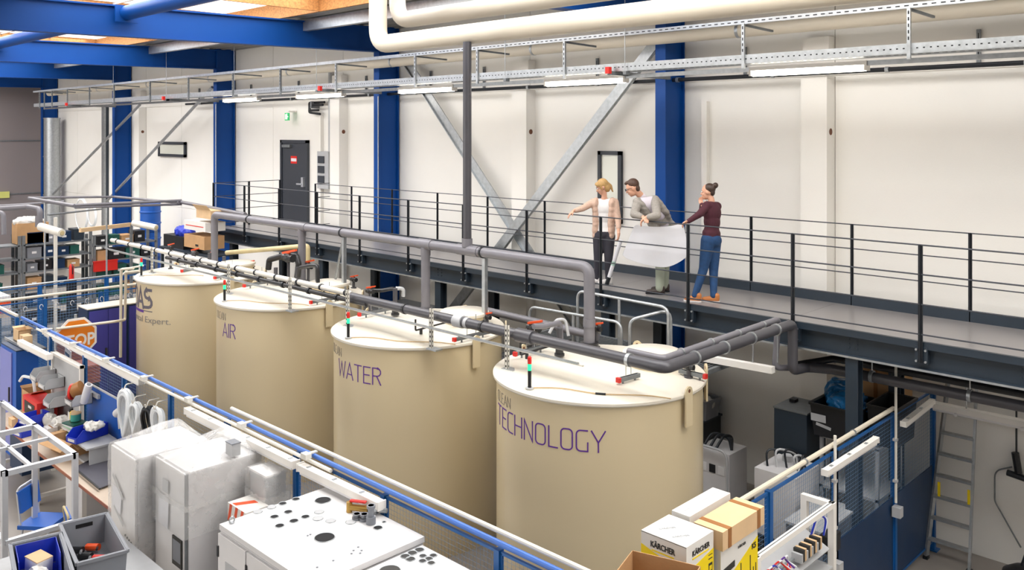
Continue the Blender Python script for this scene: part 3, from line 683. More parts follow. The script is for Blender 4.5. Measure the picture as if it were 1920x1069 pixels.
# slotted channels with red end caps, hung from the pipes
for i, (x0, y0, x1, y1, zz, l) in enumerate(((1160, 713, 1198, 703, 2.88, 'front right of the CLEAN TECHNOLOGY lid'), (1274, 695, 1322, 706, 2.9, 'far right rim of the CLEAN TECHNOLOGY lid'), (966, 664, 1025, 648, 2.86, 'left part of the CLEAN TECHNOLOGY lid'), (852, 637, 918, 622, 2.9, 'right part of the CLEAN WATER lid'), (674, 590, 734, 578, 2.92, 'left part of the CLEAN WATER lid'), (583, 567, 640, 557, 2.92, 'right part of the CLEAN AIR lid'), (458, 536, 512, 526, 2.92, 'left part of the CLEAN AIR lid'), (403, 521, 456, 511, 2.94, 'right part of the AS lid'), (341, 508, 362, 505, 2.92, 'middle of the AS lid'))):
    (a, b), ti0 = over_tank([(x0, y0), (x1, y1)], (2.88, 2.86, 2.9, 2.92, 2.95, 2.98, 3.02, 3.06, 3.1), 1.24)
    s_ = thing('strut_channel', 'slotted channel with red end cap, '+l, 'channel', a, 'short slotted channels with end caps')
    red = b if i == 1 else a; oth = a if i == 1 else b; d = (oth-red).normalized()
    part('channel', MB().bar(a, b, .045, .045), m_galvd, s_)
    part('slot_line', MB().bar(a+Vector((0,0,.024))+(b-a)*.1, b+Vector((0,0,.024))-(b-a)*.1, .015, .004), m_dark, s_)
    part('end_cap', MB().bar(red-d*.02, red+d*.015, .052, .052), m_red, s_, label='red end cap')
    for f in (.35, .6):
        c = a+(b-a)*f; part('rod', MB().cyl(c, c+Vector((0,0,.28)), .005, 6), m_galv, s_)
    for f in (.2, .8):
        c = a+(b-a)*f; ti = min(range(4), key=lambda k: abs(TX[k]-c.x)); z0 = lidz(c.x, c.y, ti)-.01
        part('foot', MB().cyl((c.x, c.y, z0), (c.x, c.y, c.z), .012, 8), m_galvd, s_)
# valves with red levers
def valve(x, y, Y, l, s=1.0):
    (p,), ti = over_tank([(x, y)]); t = thing('ball_valve', l, 'valve', p, 'red-handled valves')
    part('body', MB().cyl(p+P3(-.1*s, 0, -.05*s), p+P3(.1*s, 0, -.05*s), .045*s, 14).sph(p+P3(0,0,-.05*s), .06*s, 12, 8), m_kpipe, t)
    z0 = lidz(p.x, p.y, ti)-.01
    if p.z-.06*s > z0: part('stub', MB().cyl((p.x, p.y, z0), p-P3(0,0,.05*s), .025, 10).cyl((p.x, p.y, z0), (p.x, p.y, z0+.03), .05, 12), m_dpipe, t)
    part('lever', MB().obox(p+P3(.02*s, 0, .03*s), (.2*s, .04*s, .025*s), (0, -12, 20)).cyl(p, p+P3(0,0,.03*s), .025*s, 10), m_orange, t, label='orange-red lever')
    return t
for x, y, Y, l, s in ((365, 470, 8.2, 'orange handle valve at the back of the AS tank', 1.0), (320, 460, 8.6, 'red handle valve left of the grey elbow', .8), (400, 474, 8.4, 'red handle valve at the foot of the far drop leg', .8), (470, 492, 8.3, 'small red valve left of the big black valve', .8), (541, 476, 8.5, 'big black valve with long red lever on the CLEAN AIR tank', 1.5), (578, 493, 8.3, 'red lever valve right of the big black valve', 1.1), (663, 520, 8.3, 'red handled valve at the pipe post of the third tank', .8), (694, 541, 8.1, 'small red valve above the CLEAN WATER lid', .8), (913, 590, 8.6, 'small orange valve left of the near tank', .7), (1001, 608, 7.5, 'orange lever valve on the thick grey pipe', 1.0), (1118, 610, 8.8, 'orange valve behind the near drop leg', .8), (1291, 682, 8.0, 'small red valve at the right rim of the near tank', .7)):
    valve(x, y, Y, l, s)
# black pipe nozzles and loops around the valves
def nozzle(x, y, zz, h, l, r=.035):
    p = aZ(x, y, zz); t = thing('nozzle', l, 'pipe', p, 'black nozzles on the tank lids')
    part('flange', MB().cyl(p, p+P3(0,0,.03), r*1.8, 16).cyl(p+P3(0,0,.03), p+P3(0,0,.1), r*1.4, 16), m_kpipe, t)
    part('pipe', MB().cyl(p+P3(0,0,.05), p+P3(0,0,h), r, 14), m_dpipe, t)
for a in ((362, 500, 2.84, .3, 'black nozzle left of the white pipe on the AS tank'), (393, 502, 2.84, .3, 'black nozzle on the AS tank beside the grey leg'), (420, 504, 2.84, .25, 'black nozzle at the right of the AS tank'), (517, 533, 2.85, .3, 'black nozzle on the CLEAN AIR tank left of the post'), (557, 538, 2.85, .35, 'thick black nozzle under the white pipe of the CLEAN AIR tank'), (595, 545, 2.84, .45, 'black pipe leg at the right of the CLEAN AIR tank'), (741, 591, 2.86, .4, 'black nozzle on the CLEAN WATER tank'), (1049, 667, 2.86, .34, 'black nozzle on the CLEAN TECHNOLOGY tank')):
    nozzle(*a)
def loop(pts, r, l, mm=m_kpipe, bend=.07):
    t = thing('pipe_loop', l, 'pipe', pts[0]); part('pipe', MB().tube(pts, r, 12, bend=bend), mm, t); return t
loop([aY(503, 505, 8.3), aY(505, 487, 8.3), aY(530, 480, 8.3), aY(556, 480, 8.4), aY(560, 495, 8.4), aY(557, 520, 8.4)], .055, 'thick black bent pipe through the big valve of the second tank')
loop([aY(560, 520, 8.2), aY(562, 502, 8.2), aY(582, 498, 8.2), aY(595, 498, 8.2), aY(596, 530, 8.2)], .035, 'thinner black bent pipe right of the big valve')
loop([aY(1000, 612, 7.6), aY(1020, 612, 7.75), aY(1050, 605, 8.1), aY(1052, 655, 8.1)], .034, 'grey bent branch pipe rising from the near tank nozzle', m_gpipe)
loop([aY(1030, 625, 8.3), aY(1043, 600, 8.4), aY(1060, 598, 8.5), aY(1066, 630, 8.5)], .02, 'curved light grey pipe beside the near tank elbow', m_lgrey)
loop([aY(694, 545, 8.0), aY(715, 545, 8.1), aY(742, 540, 8.3), aY(742, 585, 8.3)], .03, 'black bent pipe from small valve to the third tank nozzle')
loop([aY(742, 541, 8.3), aY(757, 541, 8.4), aY(756, 556, 8.4)], .03, 'short grey pipe hook beside the third tank nozzle', m_lgrey)
for pts, l in (((aZ(779, 586, 2.99), aZ(779, 628, 2.85), aZ(795, 624, 2.85), aZ(862, 606, 2.88)), 'black square sampling line on the CLEAN WATER lid'), ((aZ(976, 630, 2.99), aZ(976, 675, 2.85), aZ(995, 670, 2.85), aZ(1070, 646, 2.88)), 'black square sampling line on the CLEAN TECHNOLOGY lid')):
    t = thing('sampling_line', l, 'pipe', pts[1], 'black sampling lines')
    top = Vector((pts[1].x, pts[1].y, 3.06))
    q1 = pts[1]+P3(0,0,.06); q2 = pts[3]+P3(0,0,.06)
    part('pipe', MB().tube([top, q1, q2], .013, 8, bend=.02), m_kpipe, t)
    for f in (.12, .85):
        c = q1+(q2-q1)*f; part('foot', MB().cyl(c, c-P3(0,0,.07), .022, 10), m_kpipe, t)
# tube handrails between last tank and walkway
def rail_loop(pts, l, r=.022, bend=.13, extra=()):
    t = thing('handrail', l, 'handrail', pts[0], 'tubular handrails at the near tank')
    part('tube', MB().tube(pts, r, 12, bend=bend, seg=8), m_galv, t)
    for a, b in extra: part('upright', MB().cyl(a, b, r, 10), m_galv, t)
t = thing('access_platform', 'small grating platform between the near tank and the walkway', 'platform', (-7.2, 9.7, 0))
part('frame', MB().box(-8.85, -5.85, 9.28, 9.33, 2.5, 2.56).box(-8.85, -5.85, 10.1, 10.15, 2.5, 2.56).box(-8.85, -8.8, 9.28, 10.15, 2.5, 2.56).box(-5.9, -5.85, 9.28, 10.15, 2.5, 2.56), m_galvd, t)
gb = MB()
for k in range(58): gb.box(-8.8+k*.05, -8.79+k*.05, 9.33, 10.1, 2.53, 2.56)
part('grating', gb, m_galvd, t, stuff=True)
for x in (-8.82, -6.9):
    for y in (9.31, 10.12): part('leg', MB().box(x-.03, x+.03, y-.03, y+.03, 0, 2.5), m_galvd, t)
def dn(v): return Vector((v.x, v.y, 2.56))
rail_loop([dn(aY(993, 640, 9.35)), aY(993, 575, 9.35), aY(1165, 605, 9.35), dn(aY(1165, 680, 9.35))], 'light grey tube handrail left of the thick drop leg', extra=((aY(1075, 590, 9.35), dn(aY(1075, 660, 9.35))),))
rail_loop([dn(aY(1083, 665, 9.6)), aY(1083, 545, 9.6), aY(1253, 577, 9.6), dn(aY(1253, 670, 9.6))], 'light grey tube handrail behind the drop leg at the walkway edge', extra=((aY(1161, 560, 9.6), dn(aY(1161, 650, 9.6))),))
rail_loop([dn(aY(1181, 640, 9.35)), aY(1181, 600, 9.35), aY(1258, 580, 9.75), dn(aY(1258, 655, 9.75))], 'light grey tube handrail beside the round hatch of the near tank')
# suspended white duct end + strut under the walkway pipes
t = thing('strip_light', 'unlit white strip light hanging below the walkway pipes', 'lamp', aY(1390, 680, 9.6))
part('housing', MB().bar(aY(1315, 670, 9.9), aY(1450, 694, 9.9), .09, .08), m_lum, t)
for x in (1412, 1458):
    c = aY(x, 680, 9.9); part('rod', MB().cyl(c, c+P3(0,0,.45), .008, 6), m_galv, t)
# black pipe pair under the walkway, right
t = thing('waste_pipe', 'black pipe pair slung under the walkway to the right', 'pipe', (-2, 10.9, 2.6))
part('pipe', MB().tube([(XC-.1, 10.35, 2.62), (XC+.2, 10.9, 2.66), (4, 10.9, 2.66)], .045, 14, bend=.1), m_kpipe, t)
for k in range(6): part('pipe_clamp', MB().cyl((-4.2+k*1.1, 10.6, 2.61), (-4.16+k*1.1, 10.6, 2.61), .075, 14), m_galv, t)
for k in range(6): part('rod', MB().cyl((-4.18+k*1.1, 10.6, 2.6), (-4.18+k*1.1, 10.6, 3.1), .008, 6), m_galv, t)
# ================================================================== PEOPLE
m_skin = mat('skin', 'd9a58a', .5, var=.04, scale=12)
m_blond = mat('blond_hair', 'c09a62', .5, var=.2, scale=40)
m_brownh = mat('brown_hair', '4a3124', .5, var=.2, scale=40)
m_hair3 = mat('dark_brown_hair', '3c2a20', .45, var=.2, scale=40)
m_pink = mat('pale_pink_cloth', 'd3b3a0', .8, var=.12, scale=30, bump=.3)
m_whitec = mat('white_cloth', 'f0eeee', .8, var=.03)
m_trou = mat('charcoal_cloth', '33323c', .75, var=.1)
m_gjack = mat('grey_tweed', '9b958e', .85, var=.15, scale=40, bump=.3)
m_shirt = mat('pale_lilac_shirt', 'd4ccd6', .8, var=.03)
m_chino = mat('sage_grey_cloth', '9ca393', .8, var=.08)
m_maroon = mat('maroon_knit', '4a1f2c', .85, var=.12, scale=50, bump=.3)
m_jeans = mat('blue_denim', '1f4470', .8, var=.2, scale=25, bump=.2)
m_shoeb = mat('dark_brown_leather', '3b2f2b', .45, var=.1)
m_shoet = mat('tan_leather', 'c47c45', .5, var=.1)
m_shoew = mat('white_leather', 'e6e2e0', .5, var=.05)
m_lip = mat('lip', 'b5605a', .5, var=0)
m_eye = mat('eye_dark', '2b2320', .3, var=0)
def cone(mb, p, q, r1, r2, n=14):
    p = Vector(p); q = Vector(q); d = q-p; L = d.length
    if L < 1e-5: return mb.sph(p, r1, n, 8)
    d.normalize(); u = Vector((0,0,1)) if abs(d.z) < .9 else Vector((1,0,0)); a = d.cross(u).normalized(); b = d.cross(a).normalized()
    pr = [(r1*math.cos(R(t)), -r1*math.sin(R(t))) for t in (89, 65, 45, 25)]+[(r1, 0), ((r1+r2)/2, L/2), (r2, L)]+[(r2*math.cos(R(t)), L+r2*math.sin(R(t))) for t in (25, 45, 65, 89)]
    vs = []
    for r, z in pr:
        for i in range(n):
            t = 2*math.pi*i/n; vs.append(p+d*z+(a*math.cos(t)+b*math.sin(t))*r)
    m = len(pr); fs = [(j*n+i, j*n+(i+1)%n, (j+1)*n+(i+1)%n, (j+1)*n+i) for j in range(m-1) for i in range(n)]
    fs += [tuple(range(n))[::-1], tuple(range((m-1)*n, m*n))]
    return mb.add(vs, fs)
def chain(mb, pts, rs, n=14):
    for i in range(len(pts)-1): cone(mb, pts[i], pts[i+1], rs[i], rs[i+1], n)
    return mb
def ell(mb, c, r, rot=None, n=18, m=12):
    t = MB().sph((0,0,0), r, n, m)
    if rot is not None: t.v = [rot @ p for p in t.v]
    c = Vector(c); return mb.add([p+c for p in t.v], t.f)
def fused(name, mb, m, parent, vox=.01, it=3, label=None):
    """overlapping limbs fused into one continuous skin"""
    off = wloc(parent); me = mb.mesh(name, m, 0, off, recalc=True)
    o = bpy.data.objects.new(name, me); C.objects.link(o)
    a = o.modifiers.new('r', 'REMESH'); a.mode = 'VOXEL'; a.voxel_size = vox
    s = o.modifiers.new('s', 'SMOOTH'); s.factor = .5; s.iterations = it
    bpy.context.view_layer.update()
    me2 = bpy.data.meshes.new_from_object(o.evaluated_get(bpy.context.evaluated_depsgraph_get()))
    me2.name = name; o.modifiers.clear(); o.data = me2; bpy.data.meshes.remove(me)
    if not me2.materials: me2.materials.append(m)
    me2.polygons.foreach_set('use_smooth', [True]*len(me2.polygons))
    o.parent = parent
    if label: o['label'] = label
    return o
from mathutils import noise as _nz
def crumple(o, amp=.03, fr=9):
    for v in o.data.vertices: v.co += _nz.noise_vector((v.co+o.location*0)*fr)*amp + _nz.noise_vector(v.co*fr*2.7)*amp*.5
    return o
def frame(fwd, up):
    f = Vector(fwd).normalized(); u = Vector(up); u = (u-f*u.dot(f)).normalized(); l = u.cross(f)
    return Matrix((f, l, u)).transposed()      # columns: forward, left, up
def hand(mb, wrist, d, palm_n, thumb_side, curl=.5, s=1.0):
    """palm with four unequal bent fingers and a side thumb; d = pointing direction, palm_n = palm normal"""
    d = Vector(d).normalized(); pn = Vector(palm_n); pn = (pn-d*pn.dot(d)).normalized(); sd = d.cross(pn)*thumb_side
    w_ = Vector(wrist); m = Matrix((d, sd, pn)).transposed()
    ell(mb, w_+d*.045*s, (.05*s, .036*s, .017*s), m, 12, 8)
    cone(mb, w_-d*.02, w_+d*.02*s, .024*s, .022*s)
    for k, (off, ln) in enumerate(((.026, .068), (.009, .078), (-.009, .072), (-.026, .056))):
        a = w_+d*.07*s+sd*off*s; p = a-d*.03*s; q = [p, a]
        dd = d.copy()
        for j, fr in enumerate((.45, .32, .23)):
            ax = sd; dd = (Matrix.Rotation(curl*(.6+.25*j)*(-1 if thumb_side > 0 else 1), 3, ax) @ dd) if 0 else (dd*math.cos(curl*.7)+pn*math.sin(curl*.7)*1.0 if j == 0 else (dd*math.cos(curl*.6)+(pn-d*.5).normalized()*math.sin(curl*.6)))
            dd.normalize(); q.append(q[-1]+dd*ln*fr*s)
        chain(mb, q, [.0085*s, .0088*s, .0082*s, .0076*s, .0066*s], 8)
    b = w_+d*.02*s+sd*.024*s; chain(mb, [b, b+(d*.5+sd*.7+pn*.35).normalized()*.036*s, b+(d*.5+sd*.7+pn*.35).normalized()*.036*s+(d*.9+sd*.25+pn*.4).normalized()*.03*s], [.0125*s, .0105*s, .008*s], 8)
def head(mb, c, m, s=1.0):
    """m: columns forward, left, up. c: head centre"""
    def L(f, l, u): return Vector(c)+m @ Vector((f, l, u))*s
    ell(mb, L(-.012, 0, .022), (.094*s, .074*s, .098*s), m)
    ell(mb, L(.028, 0, -.035), (.062*s, .056*s, .074*s), m)
    ell(mb, L(.055, 0, -.085), (.026*s, .026*s, .022*s), m, 10, 8)     # chin
    cone(mb, L(.075, 0, .018), L(.1, 0, -.022), .008*s, .0135*s, 8)    # nose
    for sd in (-1, 1):
        ell(mb, L(-.01, sd*.076, -.005), (.018*s, .008*s, .03*s), m, 10, 8)
        ell(mb, L(.055, sd*.036, -.028), (.022*s, .02*s, .02*s), m, 10, 8)
        ell(mb, L(.068, sd*.03, .03), (.014*s, .022*s, .008*s), m, 10, 8)
    ell(mb, L(.079, 0, -.055), (.011*s, .022*s, .01*s), m, 10, 8)
    return L
def face(parent, L, m, s=1.0, brow=None):
    for sd in (-1, 1):
        e = MB(); ell(e, L(.077, sd*.031, .012), (.01*s, .015*s, .008*s), m, 10, 8); o = part('eye', e, m_whitec, parent)
        e = MB(); ell(e, L(.0855, sd*.031, .012), (.004*s, .007*s, .007*s), m, 10, 8); part('iris', e, m_eye, o)
        e = MB(); cone(e, L(.086, sd*.017, .031), L(.078, sd*.046, .033), .004*s, .003*s, 8); part('eyebrow', e, brow or m_eye, parent)
    e = MB(); ell(e, L(.0885, 0, -.053), (.005*s, .021*s, .006*s), m, 10, 8); part('lips', e, m_lip, parent)
def shoe(parent, heel, toe, m, sole=None, h=.06):
    heel = Vector(heel); toe = Vector(toe); d = (toe-heel).normalized(); s = MB()
    chain(s, [heel+P3(0,0,.042), heel+(toe-heel)*.45+P3(0,0,.04), toe-d*.03+P3(0,0,.032)], [.04, .042, .034])
    cone(s, heel+P3(0,0,.04), heel+P3(0,0,.09), .04, .042)
    o = fused('shoe', s, m, parent, .009, 2)
    b = MB(); sd = d.cross(P3(0,0,1))*.042; u = P3(0,0,1)
    poly = [heel-d*.04-sd*.7, heel-sd*1.0, heel+(toe-heel)*.6-sd*1.15, toe-sd*.7, toe+d*.012, toe+sd*.7, heel+(toe-heel)*.6+sd*1.15, heel+sd*1.0, heel-d*.04+sd*.7]
    part('sole', MB().prism([Vector((p.x, p.y, heel.z)) for p in poly], (0, 0, .018)), sole or m_blk2, o)
ZF = DZ + .002
# ---- woman in the pale pink blazer, pointing
W = thing('person', 'blond woman in pale pink blazer and charcoal trousers pointing over the railing', 'person', (-8.4, 10.65, DZ), 'three people on the walkway')
Y0 = 10.68
hc = aY(1129, 351, 10.66); neck = aY(1133, 371, 10.7); mf = frame((-.62, -.62, -.42), (-.1, -.12, 1)); 
shR = aY(1113, 379, 10.62); shL = aY(1153, 379, 10.78); elR = aY(1092, 391, 10.42); wrR = aY(1075, 396, 10.26)
elL = aY(1159, 412, 10.74); wrL = aY(1160, 440, 10.6); hip = aY(1132, 438, 10.72); hR = aY(1123, 442, 10.66); hL = aY(1142, 442, 10.76)
kR = aY(1121, 485, 10.64); kL = aY(1141, 486, 10.72); aR = aY(1120, 527, 10.68); aL = aY(1141, 529, 10.76); aR.z = DZ+.09; aL.z = DZ+.09
FWD = 1
def torso(mb, neck, hip, sR, sL, hR, hL, g=0, chest=.1):
    mid = (neck+hip)/2; c = (sR+sL)/2
    up = (neck-hip).normalized(); side = (sL-sR).normalized(); fw = side.cross(up)*FWD
    m = Matrix((fw.normalized(), side, up)).transposed()
    ell(mb, c-up*.09, (.095+g, .155+g, .15+g), m); ell(mb, c-up*.22, (.09+g, .13+g, .14+g), m)
    ell(mb, (c-up*.22)*.45+hip*.55, (.08+g, .122+g, .13+g), m); ell(mb, hip+up*.02, (.1+g, .145+g, .12+g), m)
    chain(mb, [sR, c-up*.01, sL], [.055+g, .06+g, .055+g]); return m, up, fw
b = MB(); tm, up, fw = torso(b, neck, hip, shR, shL, hR, hL)
chain(b, [neck-up*.05, neck+up*.02, hc-mf@Vector((.01,0,.03))], [.055, .045, .045]); L = head(b, hc, mf)
chain(b, [shR, elR, wrR], [.045, .036, .023]); chain(b, [shL, elL, wrL], [.045, .036, .023])
hand(b, wrR, aY(1066, 404, 10.2)-wrR, (-.3, -.3, -1), 1, .35); hand(b, wrL, (.02, -.25, -1), (-.8, -.4, 0), 1, 1.1)
chain(b, [hR, kR, aR], [.085, .055, .035]); chain(b, [hL, kL, aL], [.085, .055, .035])
fused('body', b, m_skin, W, .0075, 2); face(W, L, mf)
h = MB(); ell(h, L(-.03, 0, .04), (.092, .083, .095), mf); ell(h, L(-.06, 0, -.03), (.06, .07, .08), mf); chain(h, [L(-.1, 0, .02), L(-.13, -.02, -.04), L(-.125, -.04, -.14)], [.03, .026, .012])
ell(h, L(.045, -.045, .075), (.04, .04, .03), mf); ell(h, L(.045, .045, .07), (.04, .04, .035), mf); chain(h, [L(.03, .07, .06), L(.02, .078, -.03)], [.02, .01]); chain(h, [L(.03, -.07, .06), L(.02, -.078, -.03)], [.02, .01])
fused('hair', h, m_blond, W, .008, 2)
t = MB(); torso(t, neck, hip, shR*.8+shL*.2, shR*.2+shL*.8, hR, hL, .004); fused('top', t, m_whitec, W, .011, 2, 'white top')
j = MB(); side = tm.col[1]; f2 = tm.col[0]
c0 = (shR+shL)/2
for sd, sh in ((-1, shR), (1, shL)):
    pts = [c0+side*sd*.13-up*.02, c0+side*sd*.125-up*.2, hip+side*sd*.12+up*.16, hip+side*sd*.13-up*.02]
    for p_ in pts: pass
    for i in range(3):
        for f in (0, .5):
            q = pts[i]*(1-f)+pts[i+1]*f; ell(j, q+f2*.02, (.1, .06, .1), tm, 12, 8)
    ell(j, pts[3]+f2*.01, (.105, .05, .07), tm, 12, 8)
ell(j, c0-up*.1-f2*.04, (.075, .16, .17), tm); ell(j, c0-up*.3-f2*.035, (.07, .14, .2), tm); ell(j, hip-f2*.03+up*.02, (.085, .15, .1), tm)
chain(j, [shR, elR, elR*.25+wrR*.75], [.062, .05, .038]); chain(j, [shL, elL, elL*.45+wrL*.55], [.062, .05, .04])
chain(j, [shR, c0-f2*.04, shL], [.058, .05, .058])
fused('blazer', j, m_pink, W, .011, 2, 'pale pink blazer')
tr_ = MB(); ell(tr_, hip+up*.0, (.112, .155, .11), tm); chain(tr_, [hR, kR, aR], [.1, .066, .05]); chain(tr_, [hL, kL, aL], [.1, .066, .05]); fused('trousers', tr_, m_trou, W, .011, 2)
shoe(W, Vector((aR.x+.02, aR.y+.01, ZF)), Vector((aR.x-.1, aR.y-.14, ZF)), m_shoew, m_lgrey); shoe(W, Vector((aL.x+.02, aL.y+.01, ZF)), Vector((aL.x-.08, aL.y-.16, ZF)), m_shoew, m_lgrey)
# rolled drawing in her hand
ra = aY(1164, 450, 10.52); rb = aY(1141, 523, 10.45)
t = thing('drawing_roll', 'white rolled drawing with dark end held low by the blond woman', 'paper roll', rb)
part('tube', MB().cyl(ra, rb, .03, 16), m_paper, t); d_ = (rb-ra).normalized()
part('end_cap', MB().cyl(rb-d_*.03, rb+d_*.1, .033, 16), m_blk2, t)
part('label_band', MB().cyl(ra*.45+rb*.55, ra*.35+rb*.65, .0305, 16), mat('pale_green_label', 'a9cdbf', .5), t)
# ---- man leaning on the railing
W = thing('person', 'man with glasses in grey tweed jacket leaning forearms on the railing', 'person', (-7.4, 10.6, DZ), 'three people on the walkway')
hc = aY(1186, 353, 10.42); mf = frame((-.78, -.45, -.42), (-.25, -.15, 1)); neck = aY(1203, 369, 10.55)
shR = aY(1196, 379, 10.38); shL = aY(1228, 375, 10.62); elR = aY(1189, 402, 10.2); wrR = aY(1206, 408, 10.19)
elL = aY(1232, 404, 10.24); wrL = aY(1212, 408, 10.16); hip = aY(1243, 425, 10.88)
for q in (elR, wrR, elL, wrL): q.z = max(q.z, 4.37)
side = (shL-shR).normalized(); hR = hip-side*.08; hL = hip+side*.08+P3(0,0,.0)
kR = aY(1238, 486, 10.72); kL = aY(1247, 488, 10.85); aR = aY(1237, 544, 10.62); aL = aY(1246, 540, 10.85); aR.z = aL.z = DZ+.09
b = MB(); tm, up, fw = torso(b, neck, hip, shR, shL, hR, hL, .006)
chain(b, [neck-up*.05, neck+up*.02, hc-mf@Vector((.02,0,.03))], [.062, .055, .052]); L = head(b, hc, mf, 1.04)
chain(b, [shR, elR, wrR], [.05, .042, .027]); chain(b, [shL, elL, wrL], [.05, .042, .027])
hand(b, wrR, aY(1213, 411, 10.12)-wrR+P3(.05, -.03, -.02), (0, 0, -1), 1, .5, 1.1); hand(b, wrL, aY(1198, 418, 10.1)-wrL, (0, -.3, -1), -1, .7, 1.1)
chain(b, [hR, kR, aR], [.09, .06, .04]); chain(b, [hL, kL, aL], [.09, .06, .04])
fused('body', b, m_skin, W, .0075, 2); face(W, L, mf, 1.04, m_brownh)
h = MB(); ell(h, L(-.03, 0, .05), (.094, .081, .09), mf); ell(h, L(.035, 0, .1), (.05, .05, .028), mf); ell(h, L(-.06, 0, -.02), (.045, .066, .06), mf); fused('hair', h, m_brownh, W, .008, 2)
g = MB()
for sd in (-1, 1):
    g.tube([L(.1, sd*.032+.022*math.cos(a), .012+.017*math.sin(a)) for a in [2*math.pi*k/16 for k in range(16)]], .0028, 6, closed=True); g.tube([L(.1, sd*.054, .016), L(.02, sd*.08, .012), L(-.02, sd*.08, .008)], .0028, 6)
g.tube([L(.102, -.01, .014), L(.102, .01, .014)], .0028, 6); part('glasses', g, m_blk2, W)
t = MB(); torso(t, neck, hip, shR*.8+shL*.2, shR*.2+shL*.8, hR, hL, .01); chain(t, [neck-up*.04, neck-up*.0], [.066, .064]); fused('shirt', t, m_shirt, W, .011, 2, 'pale lilac shirt')
j = MB(); side = tm.col[1]; f2 = tm.col[0]; c0 = (shR+shL)/2
for sd in (-1, 1):
    pts = [c0+side*sd*.14-up*.03, c0+side*sd*.14-up*.2, hip+side*sd*.13+up*.16, hip+side*sd*.14-up*.06]
    for i in range(3):
        for f in (0, .5): ell(j, pts[i]*(1-f)+pts[i+1]*f+f2*.02, (.11, .082, .1), tm, 12, 8)
    ell(j, pts[3]+f2*.01, (.115, .055, .1), tm, 12, 8)
ell(j, c0-up*.1-f2*.05, (.08, .17, .17), tm); ell(j, c0-up*.3-f2*.04, (.08, .15, .2), tm); ell(j, hip-f2*.03-up*.02, (.1, .16, .14), tm)
chain(j, [shR, elR, elR*.25+wrR*.75], [.072, .06, .045]); chain(j, [shL, elL, elL*.25+wrL*.75], [.072, .06, .045]); chain(j, [shR, c0-f2*.04, shL], [.066, .06, .066])
fused('jacket', j, m_gjack, W, .011, 2, 'grey tweed jacket')
tr_ = MB(); ell(tr_, hip, (.115, .16, .11), tm); chain(tr_, [hR, kR, aR], [.11, .075, .062]); chain(tr_, [hL, kL, aL], [.11, .075, .062]); fused('trousers', tr_, m_chino, W, .011, 2)
shoe(W, Vector((aR.x+.03, aR.y+.02, ZF)), Vector((aR.x-.17, aR.y-.1, ZF)), m_shoeb); shoe(W, Vector((aL.x+.03, aL.y+.02, ZF)), Vector((aL.x-.17, aL.y-.1, ZF)), m_shoeb)
# ---- woman in maroon sweater
FWD = -1
W = thing('person', 'woman with hair bun, maroon sweater, blue jeans and tan shoes holding the drawing', 'person', (-6.5, 10.6, DZ), 'three people on the walkway')
hc = aY(1327, 360, 10.72); mf = frame((-.92, -.3, -.12), (-.05, 0, 1)); neck = aY(1334, 377, 10.74)
shR = aY(1326, 386, 10.62); shL = aY(1344, 387, 10.86); elR = aY(1311, 402, 10.45); wrR = aY(1291, 415, 10.36)
elL = aY(1316, 400, 10.78); wrL = aY(1316, 384, 10.62); hip = aY(1334, 446, 10.74)
hR = aY(1328, 450, 10.66); hL = aY(1339, 450, 10.82); kR = aY(1319, 505, 10.62); kL = aY(1338, 508, 10.78); aR = aY(1303, 552, 10.5); aL = aY(1338, 556, 10.66); aR.z = aL.z = DZ+.09
b = MB(); tm, up, fw = torso(b, neck, hip, shR, shL, hR, hL)
chain(b, [neck-up*.05, neck+up*.02, hc-mf@Vector((.015,0,.04))], [.053, .044, .044]); L = head(b, hc, mf, .97)
chain(b, [shR, elR, wrR], [.045, .036, .023]); chain(b, [shL, elL, wrL], [.045, .036, .023])
hand(b, wrR, aY(1281, 419, 10.32)-wrR, (0, -.6, -1), 1, .9); hand(b, wrL, hc+P3(-.1, -.04, -.12)-wrL, (.3, -.2, .3), 1, .9)
chain(b, [hR, kR, aR], [.085, .055, .036]); chain(b, [hL, kL, aL], [.085, .055, .036])
fused('body', b, m_skin, W, .0075, 2); face(W, L, mf, .97, m_hair3)
h = MB(); ell(h, L(-.035, 0, .045), (.085, .077, .08), mf); ell(h, L(-.065, 0, -.01), (.04, .062, .055), mf); ell(h, L(-.125, 0, .085), (.04, .045, .042), mf); fused('hair', h, m_hair3, W, .008, 2)
t = MB(); torso(t, neck, hip, shR, shL, hR, hL, .014); chain(t, [shR, elR, wrR], [.06, .05, .034]); chain(t, [shL, elL, wrL], [.06, .05, .034]); ell(t, hip+up*.06, (.118, .155, .1), tm); fused('sweater', t, m_maroon, W, .011, 2, 'maroon sweater')
tr_ = MB(); ell(tr_, hip-up*.02, (.125, .152, .12), tm); ell(tr_, hip-tm.col[0]*.05-up*.03, (.09, .13, .1), tm); chain(tr_, [hR, kR, aR], [.105, .066, .046]); chain(tr_, [hL, kL, aL], [.105, .066, .046]); fused('jeans', tr_, m_jeans, W, .011, 2, 'blue jeans')
shoe(W, Vector((aR.x+.05, aR.y+.02, ZF)), Vector((aR.x-.14, aR.y-.05, ZF)), m_shoet, m_shoew); shoe(W, Vector((aL.x+.04, aL.y+.02, ZF)), Vector((aL.x-.15, aL.y-.06, ZF)), m_shoet, m_shoew)
